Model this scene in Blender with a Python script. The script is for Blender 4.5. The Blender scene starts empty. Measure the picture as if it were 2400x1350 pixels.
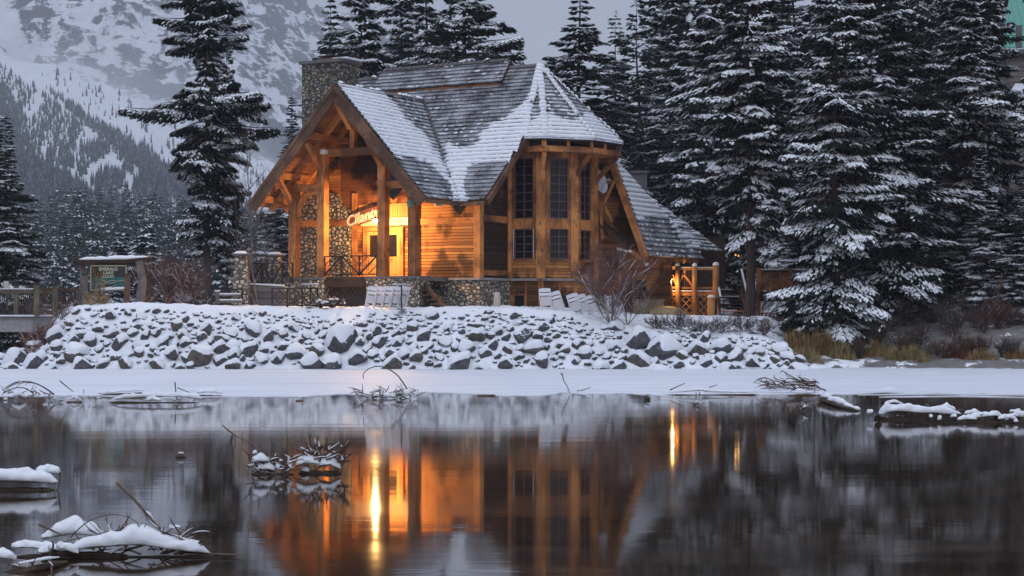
import bpy, math, random
import numpy as np
from mathutils import Vector, Matrix
R = math.radians
SC = bpy.context.scene
COL = SC.collection
# ---------------------------------------------------------------- camera
FPX, HOR, CAMZ = 4200.0, 740.0, 2.3          # focal length and horizon in pixels of the 2400 px wide photograph
cam = bpy.data.cameras.new('camera'); cam_o = bpy.data.objects.new('camera', cam); COL.objects.link(cam_o)
cam.sensor_width = 36; cam.lens = FPX / 2400 * 36
cam_o.location = (0, 0, CAMZ); cam_o.rotation_euler = (R(90), 0, 0)
cam.shift_y = (HOR - 675) / 2400
cam.clip_end = 20000; cam.clip_start = .5
SC.camera = cam_o
# ---------------------------------------------------------------- world: dusk under a closed cloud cover
W = bpy.data.worlds.new('World'); SC.world = W; W.use_nodes = True
wn = W.node_tree; wn.nodes.clear()
def wnode(t, **k):
    n = wn.nodes.new(t)
    for a, b in k.items(): setattr(n, a, b)
    return n
wo = wnode('ShaderNodeOutputWorld'); bg1 = wnode('ShaderNodeBackground'); bg2 = wnode('ShaderNodeBackground'); add = wnode('ShaderNodeAddShader')
sky = wnode('ShaderNodeTexSky', sky_type='NISHITA', sun_disc=False, sun_elevation=R(4), sun_rotation=R(200), altitude=1300)
wn.links.new(sky.outputs[0], bg1.inputs[0]); bg1.inputs[1].default_value = .02
tc = wnode('ShaderNodeTexCoord'); sep = wnode('ShaderNodeSeparateXYZ'); wn.links.new(tc.outputs['Generated'], sep.inputs[0])
rmp = wnode('ShaderNodeValToRGB'); wn.links.new(sep.outputs['Z'], rmp.inputs[0])
SKY_H = (.25, .272, .345); SKY_Z = (1.0, 1.10, 1.34)
e = rmp.color_ramp.elements; e[0].position = 0; e[0].color = (*SKY_H, 1); e[1].position = .9; e[1].color = (*SKY_Z, 1)
m_ = e.new(.2); m_.color = (.295, .32, .405, 1)
nz = wnode('ShaderNodeTexNoise'); nz.inputs['Scale'].default_value = 3.5; nz.inputs['Detail'].default_value = 5
mp = wnode('ShaderNodeMapping'); mp.inputs['Scale'].default_value = (1, 1, 3)
wn.links.new(tc.outputs['Generated'], mp.inputs[0]); wn.links.new(mp.outputs[0], nz.inputs['Vector'])
mr = wnode('ShaderNodeMapRange'); mr.inputs[1].default_value = .3; mr.inputs[2].default_value = .7; mr.inputs[3].default_value = .88; mr.inputs[4].default_value = 1.12
wn.links.new(nz.outputs[0], mr.inputs[0]); wn.links.new(rmp.outputs[0], bg2.inputs[0]); wn.links.new(mr.outputs[0], bg2.inputs[1])
wn.links.new(bg1.outputs[0], add.inputs[0]); wn.links.new(bg2.outputs[0], add.inputs[1]); wn.links.new(add.outputs[0], wo.inputs[0])
sl = bpy.data.lights.new('sun', 'SUN'); so = bpy.data.objects.new('sun', sl); COL.objects.link(so)
sl.energy = .5; sl.angle = R(50); sl.color = (.80, .84, 1.0); so.rotation_euler = (R(38), R(-22), 0)
so.location = (0, 0, 60)
SC.view_settings.view_transform = 'Standard'; SC.view_settings.look = 'None'
SC.view_settings.gamma = 1; SC.view_settings.exposure = 0; SC.view_settings.use_curve_mapping = False
SC.render.engine = 'CYCLES'
cy = SC.cycles
cy.use_denoising = True; cy.denoising_prefilter = 'ACCURATE'; cy.max_bounces = 6; cy.diffuse_bounces = 3; cy.glossy_bounces = 3; cy.transmission_bounces = 3
cy.volume_bounces = 1; cy.transparent_max_bounces = 6; cy.sample_clamp_indirect = 4; cy.caustics_reflective = False; cy.caustics_refractive = False
# ---------------------------------------------------------------- helpers
def P(px, py, Y): return np.array([(px - 1200) * Y / FPX, Y, CAMZ - (py - HOR) * Y / FPX])
def WP(px, py, z=0.0):
    Y = (CAMZ - z) * FPX / (py - HOR); return np.array([(px - 1200) * Y / FPX, Y, z])
def proj(v):
    v = np.asarray(v, float); return 1200 + FPX * v[..., 0] / v[..., 1], HOR - FPX * (v[..., 2] - CAMZ) / v[..., 1]
EX, EY, C30, S30 = -2.42, 81.4, math.cos(R(30)), .5
def L(r, s, z): return np.array([EX + C30 * r + S30 * s, EY - S30 * r + C30 * s, z], float)
def hsh(i, j, k, seed):
    n = (i.astype(np.int64) * 374761393 + j.astype(np.int64) * 668265263 + k.astype(np.int64) * 2147483647 + seed * 1274126177) & 0xffffffff
    n = ((n ^ (n >> 13)) * 1274126177) & 0xffffffff
    return ((n ^ (n >> 16)) & 0xffffff) / float(0xffffff)
def vnoise(p, seed=0):
    p = np.asarray(p, float)
    if p.shape[-1] == 2: p = np.concatenate([p, np.zeros(p.shape[:-1] + (1,))], -1)
    i = np.floor(p).astype(np.int64); f = p - i; f = f * f * (3 - 2 * f); o = 0
    for a in (0, 1):
        for b in (0, 1):
            for c in (0, 1):
                w = (f[..., 0] if a else 1 - f[..., 0]) * (f[..., 1] if b else 1 - f[..., 1]) * (f[..., 2] if c else 1 - f[..., 2])
                o = o + w * hsh(i[..., 0] + a, i[..., 1] + b, i[..., 2] + c, seed)
    return o * 2 - 1
def fbm(p, oct=4, seed=0, gain=.5):
    p = np.asarray(p, float); o = 0; a = 1; t = 0
    for k in range(oct): o = o + a * vnoise(p * 2 ** k, seed + k * 17); t += a; a *= gain
    return o / t
def sstep(a, b, x): t = np.clip((x - a) / (b - a), 0, 1); return t * t * (3 - 2 * t)
def unit(v): v = np.asarray(v, float); return v / (np.linalg.norm(v, axis=-1, keepdims=True) + 1e-12)
def tag(o, label=None, cat=None, group=None, kind=None):
    if label: o['label'] = label
    if cat: o['category'] = cat
    if group: o['group'] = group
    if kind: o['kind'] = kind
    return o
def empty(name, loc, label=None, cat=None, group=None):
    o = bpy.data.objects.new(name, None); COL.objects.link(o); o.location = tuple(loc); o.empty_display_size = .3
    return tag(o, label, cat, group)
def wloc(o):
    v = Vector((0, 0, 0))
    while o is not None: v = v + o.location; o = o.parent
    return v
def npmesh(name, V, faces, mats, midx=None, smooth=False, parent=None, origin=None, attr=None):
    """V (n,3) world coordinates; faces: list of int arrays (m,k)"""
    V = np.asarray(V, np.float64)
    if parent is not None: V = V - np.array(wloc(parent))
    elif origin is not None: V = V - np.asarray(origin, float)
    me = bpy.data.meshes.new(name)
    fl = [np.asarray(f, np.int32) for f in faces if len(f)]
    tot = np.concatenate([np.full(len(f), f.shape[1], np.int32) for f in fl]); li = np.concatenate([f.ravel() for f in fl])
    st = np.concatenate([[0], np.cumsum(tot)[:-1]]).astype(np.int32)
    me.vertices.add(len(V)); me.vertices.foreach_set('co', V.astype(np.float32).ravel())
    me.loops.add(len(li)); me.loops.foreach_set('vertex_index', li)
    me.polygons.add(len(tot)); me.polygons.foreach_set('loop_start', st); me.polygons.foreach_set('loop_total', tot)
    for m in (mats if isinstance(mats, (list, tuple)) else [mats]): me.materials.append(m)
    if midx is not None: me.polygons.foreach_set('material_index', np.asarray(midx, np.int32))
    sm = smooth if isinstance(smooth, np.ndarray) else np.full(len(tot), bool(smooth))
    me.polygons.foreach_set('use_smooth', sm)
    if attr is not None:
        a = me.attributes.new('tone', 'FLOAT', 'FACE'); a.data.foreach_set('value', np.asarray(attr, np.float32))
    me.update(calc_edges=True); me.validate()
    o = bpy.data.objects.new(name, me); COL.objects.link(o)
    if parent is not None: o.parent = parent
    elif origin is not None: o.location = tuple(origin)
    return o
class MB:
    """collects shapes in world coordinates"""
    def __init__(s): s.v = []; s.f = {}; s.m = {}; s.n = 0; s.mi = 0
    def put(s, V, F):
        V = np.asarray(V, float); F = np.asarray(F, int); s.v.append(V)
        s.f.setdefault(F.shape[1], []).append(F + s.n); s.m.setdefault(F.shape[1], []).append(np.full(len(F), s.mi)); s.n += len(V); return s
    def obb(s, c, ax, ay, az, dx, dy, dz):
        c = np.asarray(c, float); V = [c + ax * dx * i / 2 + ay * dy * j / 2 + az * dz * k / 2 for i in (-1, 1) for j in (-1, 1) for k in (-1, 1)]
        return s.put(V, [[0, 1, 3, 2], [4, 6, 7, 5], [0, 4, 5, 1], [2, 3, 7, 6], [0, 2, 6, 4], [1, 5, 7, 3]])
    def box(s, x0, x1, y0, y1, z0, z1):
        return s.obb(((x0 + x1) / 2, (y0 + y1) / 2, (z0 + z1) / 2), np.array([1, 0, 0]), np.array([0, 1, 0]), np.array([0, 0, 1]), x1 - x0, y1 - y0, z1 - z0)
    def lbox(s, r0, r1, s0, s1, z0, z1):     # box in the lodge's own directions
        a = np.array([C30, -S30, 0]); b = np.array([S30, C30, 0])
        return s.obb(L((r0 + r1) / 2, (s0 + s1) / 2, (z0 + z1) / 2), a, b, np.array([0, 0, 1.]), r1 - r0, s1 - s0, z1 - z0)
    def beam(s, p, q, w, h, up=(0, 0, 1), ext=0):
        p = np.asarray(p, float); q = np.asarray(q, float); d = unit(q - p); p = p - d * ext; q = q + d * ext
        up = np.asarray(up, float)
        if abs(np.dot(d, up)) > .97: up = np.array([S30, C30, 0])
        a = unit(np.cross(d, up)); b = np.cross(a, d)
        return s.obb((p + q) / 2, d, a, b, np.linalg.norm(q - p), w, h)
    def tube(s, pts, rad, n=6, cap=True):
        pts = np.asarray(pts, float); m = len(pts); rad = np.broadcast_to(np.asarray(rad, float), (m,))
        t = unit(np.gradient(pts, axis=0)); ref = np.array([0, 0, 1.]) if abs(t[:, 2]).mean() < .8 else np.array([1., 0, 0])
        a = unit(np.cross(t, ref)); b = np.cross(t, a); th = np.arange(n) * 2 * math.pi / n
        V = (pts[:, None] + rad[:, None, None] * (a[:, None] * np.cos(th)[None, :, None] + b[:, None] * np.sin(th)[None, :, None])).reshape(-1, 3)
        i = np.arange(m - 1)[:, None] * n; j = np.arange(n)[None]; k = (j + 1) % n
        s.put(V, np.stack([i + j, i + k, i + n + k, i + n + j], -1).reshape(-1, 4))
        if cap and n > 2:
            s.f.setdefault(n, []).append(np.array([list(range(n))[::-1]]) + s.n - len(V)); s.m.setdefault(n, []).append(np.array([s.mi]))
            s.f[n].append(np.array([list(range(n))]) + s.n - n); s.m[n].append(np.array([s.mi]))
        return s
    def lathe(s, c, prof, n=14):
        th = np.arange(n) * 2 * math.pi / n; V = []
        for r, z in prof: V += [[c[0] + r * math.cos(a), c[1] + r * math.sin(a), c[2] + z] for a in th]
        m = len(prof); i = np.arange(m - 1)[:, None] * n; j = np.arange(n)[None]; k = (j + 1) % n
        return s.put(V, np.stack([i + j, i + k, i + n + k, i + n + j], -1).reshape(-1, 4))
    def prism(s, pts, off):
        pts = np.asarray(pts, float); n = len(pts); V = np.vstack([pts, pts + np.asarray(off, float)])
        s.put(V, [[i, (i + 1) % n, n + (i + 1) % n, n + i] for i in range(n)])
        s.f.setdefault(n, []).append(np.array([list(range(n))[::-1]]) + s.n - 2 * n); s.m.setdefault(n, []).append(np.array([s.mi]))
        s.f[n].append(np.array([list(range(n))]) + s.n - n); s.m[n].append(np.array([s.mi])); return s
    def build(s, name, mats, parent=None, origin=None, smooth=False, label=None):
        V = np.vstack(s.v); ks = sorted(s.f); fs = [np.vstack(s.f[k]) for k in ks]; mi = np.concatenate([np.concatenate(s.m[k]) for k in ks])
        o = npmesh(name, V, fs, mats, mi, smooth, parent, origin)
        if label: o['label'] = label
        return o
def copy_tree(o, parent=None):
    c = o.copy(); COL.objects.link(c); c.parent = parent
    for ch in list(o.children): copy_tree(ch, c)
    return c
# ---------------------------------------------------------------- materials
class NT:
    def __init__(s, name):
        s.m = bpy.data.materials.new(name); s.m.use_nodes = True; s.t = s.m.node_tree; s.t.nodes.clear()
        s.out = s.t.nodes.new('ShaderNodeOutputMaterial'); s.b = s.t.nodes.new('ShaderNodeBsdfPrincipled'); s.t.links.new(s.b.outputs[0], s.out.inputs[0])
        s.tc = s.t.nodes.new('ShaderNodeTexCoord'); s.obj = s.tc.outputs['Object']
    def n(s, t, ins={}, **k):
        x = s.t.nodes.new(t)
        for a, b in k.items(): setattr(x, a, b)
        for a, b in ins.items(): s.set(x.inputs[a], b)
        return x
    def set(s, sock, v):
        if isinstance(v, bpy.types.NodeSocket): s.t.links.new(v, sock)
        else:
            try: sock.default_value = v
            except Exception: sock.default_value = (*v, 1)
    def math(s, op, a, b=0.0, c=0.0):
        x = s.t.nodes.new('ShaderNodeMath'); x.operation = op; s.set(x.inputs[0], a); s.set(x.inputs[1], b); s.set(x.inputs[2], c); return x.outputs[0]
    def noise(s, scale, detail=4, vec=None, rough=.5, w=None):
        return s.n('ShaderNodeTexNoise', {'Vector': vec or s.obj, 'Scale': scale, 'Detail': detail, 'Roughness': rough}).outputs[0]
    def mapv(s, scale, vec=None): return s.n('ShaderNodeMapping', {'Vector': vec or s.obj, 'Scale': scale}).outputs[0]
    def ramp(s, f, stops):
        x = s.t.nodes.new('ShaderNodeValToRGB'); s.set(x.inputs[0], f); e = x.color_ramp.elements
        while len(e) < len(stops): e.new(.5)
        for i, (p, c) in enumerate(stops): e[i].position = p; e[i].color = (*c, 1) if len(c) == 3 else c
        return x.outputs[0]
    def rng(s, f, a, b, c, d): return s.n('ShaderNodeMapRange', {0: f, 1: a, 2: b, 3: c, 4: d}).outputs[0]
    def mix(s, f, a, b, mode='MIX'):
        x = s.n('ShaderNodeMix', data_type='RGBA', blend_type=mode); s.set(x.inputs[0], f); s.set(x.inputs[6], a); s.set(x.inputs[7], b); return x.outputs[2]
    def bump(s, h, strength=.5, dist=.02, nrm=None):
        x = s.n('ShaderNodeBump', {'Strength': strength, 'Distance': dist, 'Height': h})
        if nrm is not None: s.set(x.inputs['Normal'], nrm)
        return x.outputs[0]
    def fin(s, col=None, rough=.8, nrm=None, **k):
        if col is not None: s.set(s.b.inputs['Base Color'], col)
        s.set(s.b.inputs['Roughness'], rough)
        if nrm is not None: s.set(s.b.inputs['Normal'], nrm)
        for a, b in k.items(): s.set(s.b.inputs[a.replace('_', ' ')], b)
        return s.m
def m_snow(name='snow', col=(.80, .82, .86), bscale=6, bstr=.35, bd=.04):
    t = NT(name); n = t.noise(bscale, 5); n2 = t.noise(bscale * 9, 3)
    c = t.mix(t.rng(t.noise(1.3, 3), .35, .65, 0, 1), tuple(x * .94 for x in col), col)
    return t.fin(c, .65, t.bump(n2, .35, .012, t.bump(n, bstr, bd)), Specular_IOR_Level=.25)
SNOW = m_snow()
SNOWR = m_snow('roof_snow', bscale=4, bstr=.25, bd=.03)
def m_plain(name, col, rough=.7, var=.25, scale=8, metallic=0, bstr=.15):
    t = NT(name); n = t.noise(scale, 5)
    c = t.mix(t.rng(n, .3, .7, 0, 1), tuple(x * (1 - var) for x in col), tuple(min(1, x * (1 + var)) for x in col))
    return t.fin(c, rough, t.bump(n, bstr, .02), Metallic=metallic)
def m_timber(name, c1, c2, vert=True, rough=.65):
    t = NT(name); sc = (9, 9, .7) if vert is True else ((.8, .8, 14) if vert == 'h' else (3, 3, 3))
    g = t.noise(2.2, 7, t.mapv(sc), .65); g2 = t.noise(.9, 4)
    oi = t.n('ShaderNodeObjectInfo').outputs['Random']
    k = t.math('ADD', t.math('MULTIPLY_ADD', g2, 1.1, t.math('MULTIPLY', g, .7)), t.math('MULTIPLY', t.math('SUBTRACT', oi, .62), .22))
    c = t.ramp(k, [(.66, c2), (.88, tuple((a + b) / 2 for a, b in zip(c1, c2))), (1.12, c1)])
    sp = t.rng(t.noise(9, 4, t.mapv((1, 1, .35))), .60, .70, 0, .7)
    c = t.mix(sp, c, tuple(x * .35 for x in c2))
    ck = t.rng(t.noise(1.6, 6, t.mapv((34, 34, .8) if vert is True else ((1.0, 1.0, 40) if vert == 'h' else (12, 12, 12))), .7), .60, .68, 0, .65)
    c = t.mix(ck, c, tuple(x * .4 for x in c2))
    return t.fin(c, rough, t.bump(g, .5, .015), Specular_IOR_Level=.3)
def m_siding(name, c1, c2, sp=.145, stain=(.02, .012, .01), stain_lo=.60, vertical=False):
    t = NT(name); s = t.n('ShaderNodeSeparateXYZ', {0: t.obj})
    z = s.outputs['Z'] if not vertical else t.math('ADD', s.outputs['X'], t.math('MULTIPLY', s.outputs['Y'], -.577))
    wob = t.math('MULTIPLY', t.noise(.7, 3), .05)
    q = t.math('DIVIDE', t.math('ADD', z, wob), sp); fr = t.math('FRACT', q); fl = t.math('FLOOR', q)
    wn_ = t.n('ShaderNodeTexWhiteNoise', {'W': fl}, noise_dimensions='1D').outputs[0]
    g = t.noise(2.0, 7, t.mapv((1.2, 1.2, 22) if not vertical else (14, 14, .8)), .65)
    k = t.math('ADD', t.math('MULTIPLY', g, .65), t.math('MULTIPLY', wn_, .38))
    c = t.ramp(k, [(.28, c2), (.72, c1)])
    st = t.rng(t.math('ADD', t.noise(.55, 5), t.math('MULTIPLY', t.noise(1.6, 3, t.mapv((2, 2, .7))), .25)), stain_lo, stain_lo + .09, 0, .8)
    c = t.mix(st, c, stain)
    gap = t.rng(fr, 0, .13, .25, 1); c = t.mix(1, c, t.n('ShaderNodeCombineColor', {0: gap, 1: gap, 2: gap}).outputs[0], 'MULTIPLY')
    h = t.math('ADD', t.math('MINIMUM', t.math('MULTIPLY', fr, 7), t.math('SUBTRACT', 1.3, t.math('MULTIPLY', fr, .6))), t.math('MULTIPLY', g, .25))
    return t.fin(c, .7, t.bump(h, .9, .03), Specular_IOR_Level=.25)
def m_cobble(name, light=(.66, .55, .41), dark=(.28, .24, .19), mortar=(.15, .138, .12), scale=5.0, squash=1.35, snow=0):
    t = NT(name); wv = t.n('ShaderNodeTexNoise', {'Vector': t.obj, 'Scale': 3.0, 'Detail': 2})
    v = t.mix(.09, t.mapv((1, 1, squash)), wv.outputs['Color'])
    vo = t.n('ShaderNodeTexVoronoi', {'Vector': v, 'Scale': scale, 'Randomness': .95})
    ve = t.n('ShaderNodeTexVoronoi', {'Vector': v, 'Scale': scale, 'Randomness': .95}, feature='DISTANCE_TO_EDGE')
    r = t.n('ShaderNodeTexWhiteNoise', {0: vo.outputs['Position']}, noise_dimensions='3D')
    c = t.ramp(r.outputs[0], [(0, dark), (.35, tuple(.5 * (a + b) for a, b in zip(light, dark))), (.7, light), (1, tuple(min(1, x * 1.35) for x in light))])
    c = t.mix(.06, c, r.outputs['Color'])
    c = t.mix(t.rng(t.noise(30, 4), .35, .7, 0, .35), c, dark)
    ed = t.rng(t.math('SUBTRACT', ve.outputs[0], t.math('MULTIPLY', t.rng(vo.outputs['Distance'], .30, .70, 0, 1), .16)), .015, .07, 0, 1); c = t.mix(ed, mortar, c)
    h = t.math('ADD', t.math('POWER', t.rng(ve.outputs[0], .01, .30, 0, 1), .5), t.math('MULTIPLY', t.noise(25, 3), .05))
    return t.fin(c, .8, t.bump(h, 1, .09), Specular_IOR_Level=.3)
def m_emit(name, col, s):
    t = NT(name); t.set(t.b.inputs['Emission Color'], col); t.b.inputs['Emission Strength'].default_value = s; return t.fin(col, .4)
M = {}
M['timber'] = m_timber('stained_timber', (.64, .26, .078), (.13, .048, .022))
M['timber_h'] = m_timber('stained_timber_level', (.60, .25, .08), (.13, .05, .024), 'h')
M['rake'] = m_timber('rake_board', (.20, .105, .06), (.07, .036, .024), 'x')
M['siding'] = m_siding('lap_siding', (.64, .29, .09), (.26, .095, .032))
M['siding2'] = m_siding('lower_siding', (.62, .27, .085), (.24, .095, .035), .16)
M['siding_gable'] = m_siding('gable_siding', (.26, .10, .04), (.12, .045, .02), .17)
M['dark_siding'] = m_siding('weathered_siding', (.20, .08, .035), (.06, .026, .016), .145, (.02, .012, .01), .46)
M['plank'] = m_siding('ceiling_plank', (.36, .16, .055), (.20, .08, .03), .16, (.05, .03, .02), .7)
M['vplank'] = m_siding('upright_plank', (.56, .27, .09), (.36, .15, .05), .16, (.08, .04, .02), .72, True)
M['cobble'] = m_cobble('cobblestone')
M['cobble_warm'] = m_cobble('fireplace_cobble', (.50, .44, .36), (.22, .19, .17), (.11, .10, .088), 5.6, 1.15)
M['chim'] = m_cobble('chimney_cobble', (.34, .30, .22), (.13, .12, .10), (.07, .065, .056), 5.6, 1.35)
M['concrete'] = m_plain('concrete', (.30, .28, .27), .85, .2, 5)
M['slate'] = m_plain('cap_stone', (.13, .12, .125), .7, .3, 5)
M['iron'] = m_plain('black_iron', (.012, .012, .014), .45, .2, 10)
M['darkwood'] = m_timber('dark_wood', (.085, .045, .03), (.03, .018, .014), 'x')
M['greywood'] = m_timber('grey_wood', (.20, .17, .155), (.085, .07, .065), 'x')
M['white'] = m_plain('white_plastic', (.72, .72, .76), .5, .04, 4)
M['bark'] = (lambda t: t.fin(t.ramp(t.noise(3, 7, t.mapv((6, 6, 1.2)), .7), [(.35, (.02, .014, .012)), (.55, (.075, .05, .042)), (.75, (.13, .10, .09))]), .9, t.bump(t.noise(3, 7, t.mapv((7, 7, 1.5)), .7), 1, .06)))(NT('bark'))
M['twig'] = m_plain('twig_bark', (.075, .052, .045), .85, .35, 30)
M['redtwig'] = m_plain('red_twig', (.12, .055, .045), .8, .3, 20)
def m_needle(name, a, b, hz=None):
    t = NT(name); c = t.mix(t.rng(t.noise(.9, 4), .35, .65, 0, 1), a, b); return t.fin(c, .75, None, Specular_IOR_Level=.15)
M['needle'] = m_needle('fir_needle', (.006, .011, .008), (.016, .025, .015))
M['needle2'] = m_needle('spruce_needle', (.012, .022, .018), (.030, .046, .034))
def m_glass(name, col=(.012, .010, .011), rough=.06):
    t = NT(name); return t.fin(col, rough, t.bump(t.noise(1.7, 3), .4, .05), Specular_IOR_Level=.5)
M['glass'] = m_glass('window_glass')
M['muntin'] = m_plain('window_frame_paint', (.15, .085, .085), .5, .2, 10)
def m_rock(name, a, b, snowlo=None):
    t = NT(name); n = t.noise(3, 8, None, .65); c = t.ramp(n, [(.3, a), (.7, b)])
    geo = t.n('ShaderNodeNewGeometry'); nzv = t.n('ShaderNodeSeparateXYZ', {0: geo.outputs['Normal']}).outputs['Z']
    f = t.rng(t.math('ADD', nzv, t.math('MULTIPLY', t.math('SUBTRACT', t.noise(5, 5), .5), .8)), .48, .56, 0, 1)
    c = t.mix(f, c, (.80, .82, .86))
    return t.fin(c, .85, t.bump(n, .6, .05))
M['rock'] = m_rock('riprap_rock', (.030, .029, .034), (.12, .115, .125))
M['rockb'] = m_rock('brown_rock', (.04, .034, .032), (.15, .13, .115))
# ================================================================ GROUND
TPX = [-900, -300, -60, 20, 70, 120, 170, 300, 520, 760, 1000, 1200, 1330, 1420, 1520, 1620, 1720, 1790, 1840, 1880, 2000, 3400]
TZ = [2.8, 2.6, .55, .62, 1.0, 1.9, 2.75, 2.88, 2.72, 2.62, 2.64, 2.68, 2.45, 2.02, 1.80, 1.72, 1.62, 1.42, 1.0, .5, .35, .4]
TW = [4, 4, 6, 5, 3.6, 3.4, 3.2, 3.2, 3.2, 3.2, 3.2, 3.2, 3.2, 3.3, 3.3, 3.2, 3, 2.6, 2.2, 2.2, 2.0, 2.0]
def ground_z(X, Y, detail=True):
    X = np.asarray(X, float); Y = np.asarray(Y, float)
    px = 1200 + FPX * X / 78.0
    zt = np.interp(px, TPX, TZ); w = np.interp(px, TPX, TW); Yb = 75.6 + .5 * vnoise(np.stack([X * .12, X * 0], -1), 3) * sstep(1850, 1950, px)
    t = (Y - Yb) / w
    base = np.where(t < 0, np.maximum(-1.4, -1.4 + 0 * t + np.minimum(1.4, 1.4 + 3.0 * (Y - Yb))), 0)
    ramp = np.clip(t, 0, 1) ** .88 * zt
    zp = 2.7
    # plateau behind the bank eases to the ground the lodge stands on
    far = sstep(0, 6, Y - Yb - w)
    plat = np.where(px > 1400, np.interp(px, [1400, 1560, 1850, 1960, 3400], [2.45, 2.3, 2.2, 1.15, 1.4]), zp)
    creek = sstep(70, -20, px) * sstep(-420, -320, px) * sstep(130, 100, Y)
    z = base + ramp + (t > 1) * (plat - zt) * far
    z = z * (1 - creek) + creek * np.minimum(z, .25 + .4 * sstep(2.2, 0, np.abs(Y - 76.6)))
    hill = sstep(1500, 2200, px * 78 / np.maximum(Y, 60) + 1200 * (1 - 78 / np.maximum(Y, 60)))   # rough screen column of the point
    z = z + sstep(88, 150, Y) * (Y - 88) * .15 * sstep(12, 30, X) + np.maximum(0, Y - 80) * .15 * sstep(12.5, 17, X)
    z = z - .10 * sstep(0, 1, t) * (t < 1) * 0
    if detail:
        p = np.stack([X, Y], -1); land = sstep(-.05, .15, t)
        z = z + land * (.10 * fbm(p * 1.1, 3, 5) + .05 * vnoise(p * 4.5, 8)) + land * sstep(1.1, .5, t) * .16 * vnoise(p * 2.1, 9)
    return z
def gz(X, Y): return float(ground_z(np.array([X]), np.array([Y]))[0])
def GP(px, Y):
    X = (px - 1200) * Y / FPX; return np.array([X, Y, gz(X, Y)])
def grid(xs, ys, f):
    X, Y = np.meshgrid(xs, ys); Z = f(X, Y); V = np.stack([X, Y, Z], -1).reshape(-1, 3); nx, ny = len(xs), len(ys)
    i = (np.arange(ny - 1)[:, None] * nx + np.arange(nx - 1)[None]).ravel(); return V, np.stack([i, i + 1, i + nx + 1, i + nx], -1)
xs = np.concatenate([np.linspace(-90, -24, 70)[:-1], np.linspace(-24, 30, 440)[:-1], np.linspace(30, 90, 60)])
ys = np.concatenate([np.linspace(-60, 73, 20)[:-1], np.linspace(73, 86, 130)[:-1], np.linspace(86, 160, 90)])
V, F = grid(xs, ys, ground_z)
t = NT('ground_snow')
geo = t.n('ShaderNodeNewGeometry'); nzv = t.n('ShaderNodeSeparateXYZ', {0: geo.outputs['Normal']}).outputs['Z']
dirt = t.ramp(t.noise(2.5, 6), [(.3, (.03, .022, .018)), (.7, (.11, .075, .05))])
fx = t.n('ShaderNodeSeparateXYZ', {0: t.obj}).outputs['X']
thr = t.rng(fx, 10, 18, -.14, .16)      # the wooded bank on the right has less snow than the open ground
f = t.rng(t.math('ADD', t.math('SUBTRACT', t.noise(1.1, 6, None, .65), .5), thr), .0, .05, 0, .85)
f = t.math('MULTIPLY', f, 1.0)
c = t.mix(f, (.80, .82, .86), dirt)
t.fin(c, .8, t.bump(t.noise(7, 6), .5, .06), Specular_IOR_Level=.2)
tag(npmesh('ground', V, [F], t.m, smooth=True), kind='structure')
# ================================================================ LAKE AND ICE
t = NT('lake_water')
w1 = t.noise(1.0, 3, t.mapv((.10, 1.3, 1)))
w2 = t.noise(1.0, 2, t.mapv((1.6, 9, 1)))
patch = t.rng(t.noise(1.0, 3, t.mapv((.03, .22, 1))), .45, .7, .55, 1)
LAKE = t.fin(t.mix(t.rng(t.noise(.5, 4, t.mapv((1, 3, 1))), .4, .7, 0, 1), (.022, .013, .008), (.055, .032, .017)), t.math('MULTIPLY', patch, .078),
             t.bump(w2, .035, .01, t.bump(w1, .05, .03)), IOR=1.42, Specular_IOR_Level=.5)
V, F = grid(np.linspace(-95, 95, 20), np.concatenate([np.linspace(-60, 75, 30), [78, 82, 90, 105]]), lambda X, Y: 0 * X)
tag(npmesh('lake', V, [F], LAKE), kind='structure')
edge = [(-500, 934), (-120, 930), (0, 927), (140, 926), (300, 928), (430, 931), (600, 929), (720, 927), (820, 923), (960, 920), (1080, 921), (1150, 925), (1240, 926), (1300, 924), (1312, 921), (1500, 922), (1560, 925), (1700, 922), (1780, 924), (1900, 921), (1990, 922), (2080, 919), (2180, 921), (2260, 921), (2400, 925), (2700, 930), (3200, 934)]
ex, ey = zip(*edge); pxs = np.linspace(-500, 3200, 700); pys = np.interp(pxs, ex, ey) + 1.5 * vnoise(np.stack([pxs / 47, pxs * 0], -1), 2) + .8 * vnoise(np.stack([pxs / 11, pxs * 0], -1), 5)
Yv = (CAMZ - .02) * FPX / (pys - HOR); E0 = np.stack([(pxs - 1200) * Yv / FPX, Yv], -1)
rows = []; TT = np.concatenate([[0], np.linspace(0, 1, 46) ** 1.3])
for q, tt in enumerate(TT):
    y = E0[:, 1] * (1 - tt) + 76.6 * tt; x = E0[:, 0] * (1 - tt) + (pxs - 1200) * 76.6 / FPX * tt
    z = np.full_like(x, -.02) if q == 0 else .018 + .022 * sstep(0, .25, tt) + .012 * fbm(np.stack([x * .35, y * 1.3], -1), 3, 4) * min(1, tt * 6) + .05 * sstep(.93, 1, tt)
    rows.append(np.stack([x, y, z], -1))
V = np.concatenate(rows); n = len(pxs); i = (np.arange(len(TT) - 1)[:, None] * n + np.arange(n - 1)[None]).ravel()
t = NT('ice_snow')
st_ = t.noise(1.0, 5, t.mapv((.05, 1.6, 1))); s2 = t.noise(1.0, 4, t.mapv((.4, .8, 1)))
c = t.ramp(st_, [(.3, (.60, .62, .67)), (.6, (.75, .77, .82))])
c = t.mix(t.rng(s2, .35, .7, 0, .5), c, (.56, .58, .66))
c = t.mix(t.rng(t.noise(1.0, 6, t.mapv((.25, 2.2, 1)), .7), .62, .72, 0, .35), c, (.42, .44, .50))
t.fin(c, .55, t.bump(st_, .25, .03), Specular_IOR_Level=.3)
tag(npmesh('ice_sheet', V, [np.stack([i, i + 1, i + n + 1, i + n], -1)], t.m, smooth=True), kind='structure')
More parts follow.
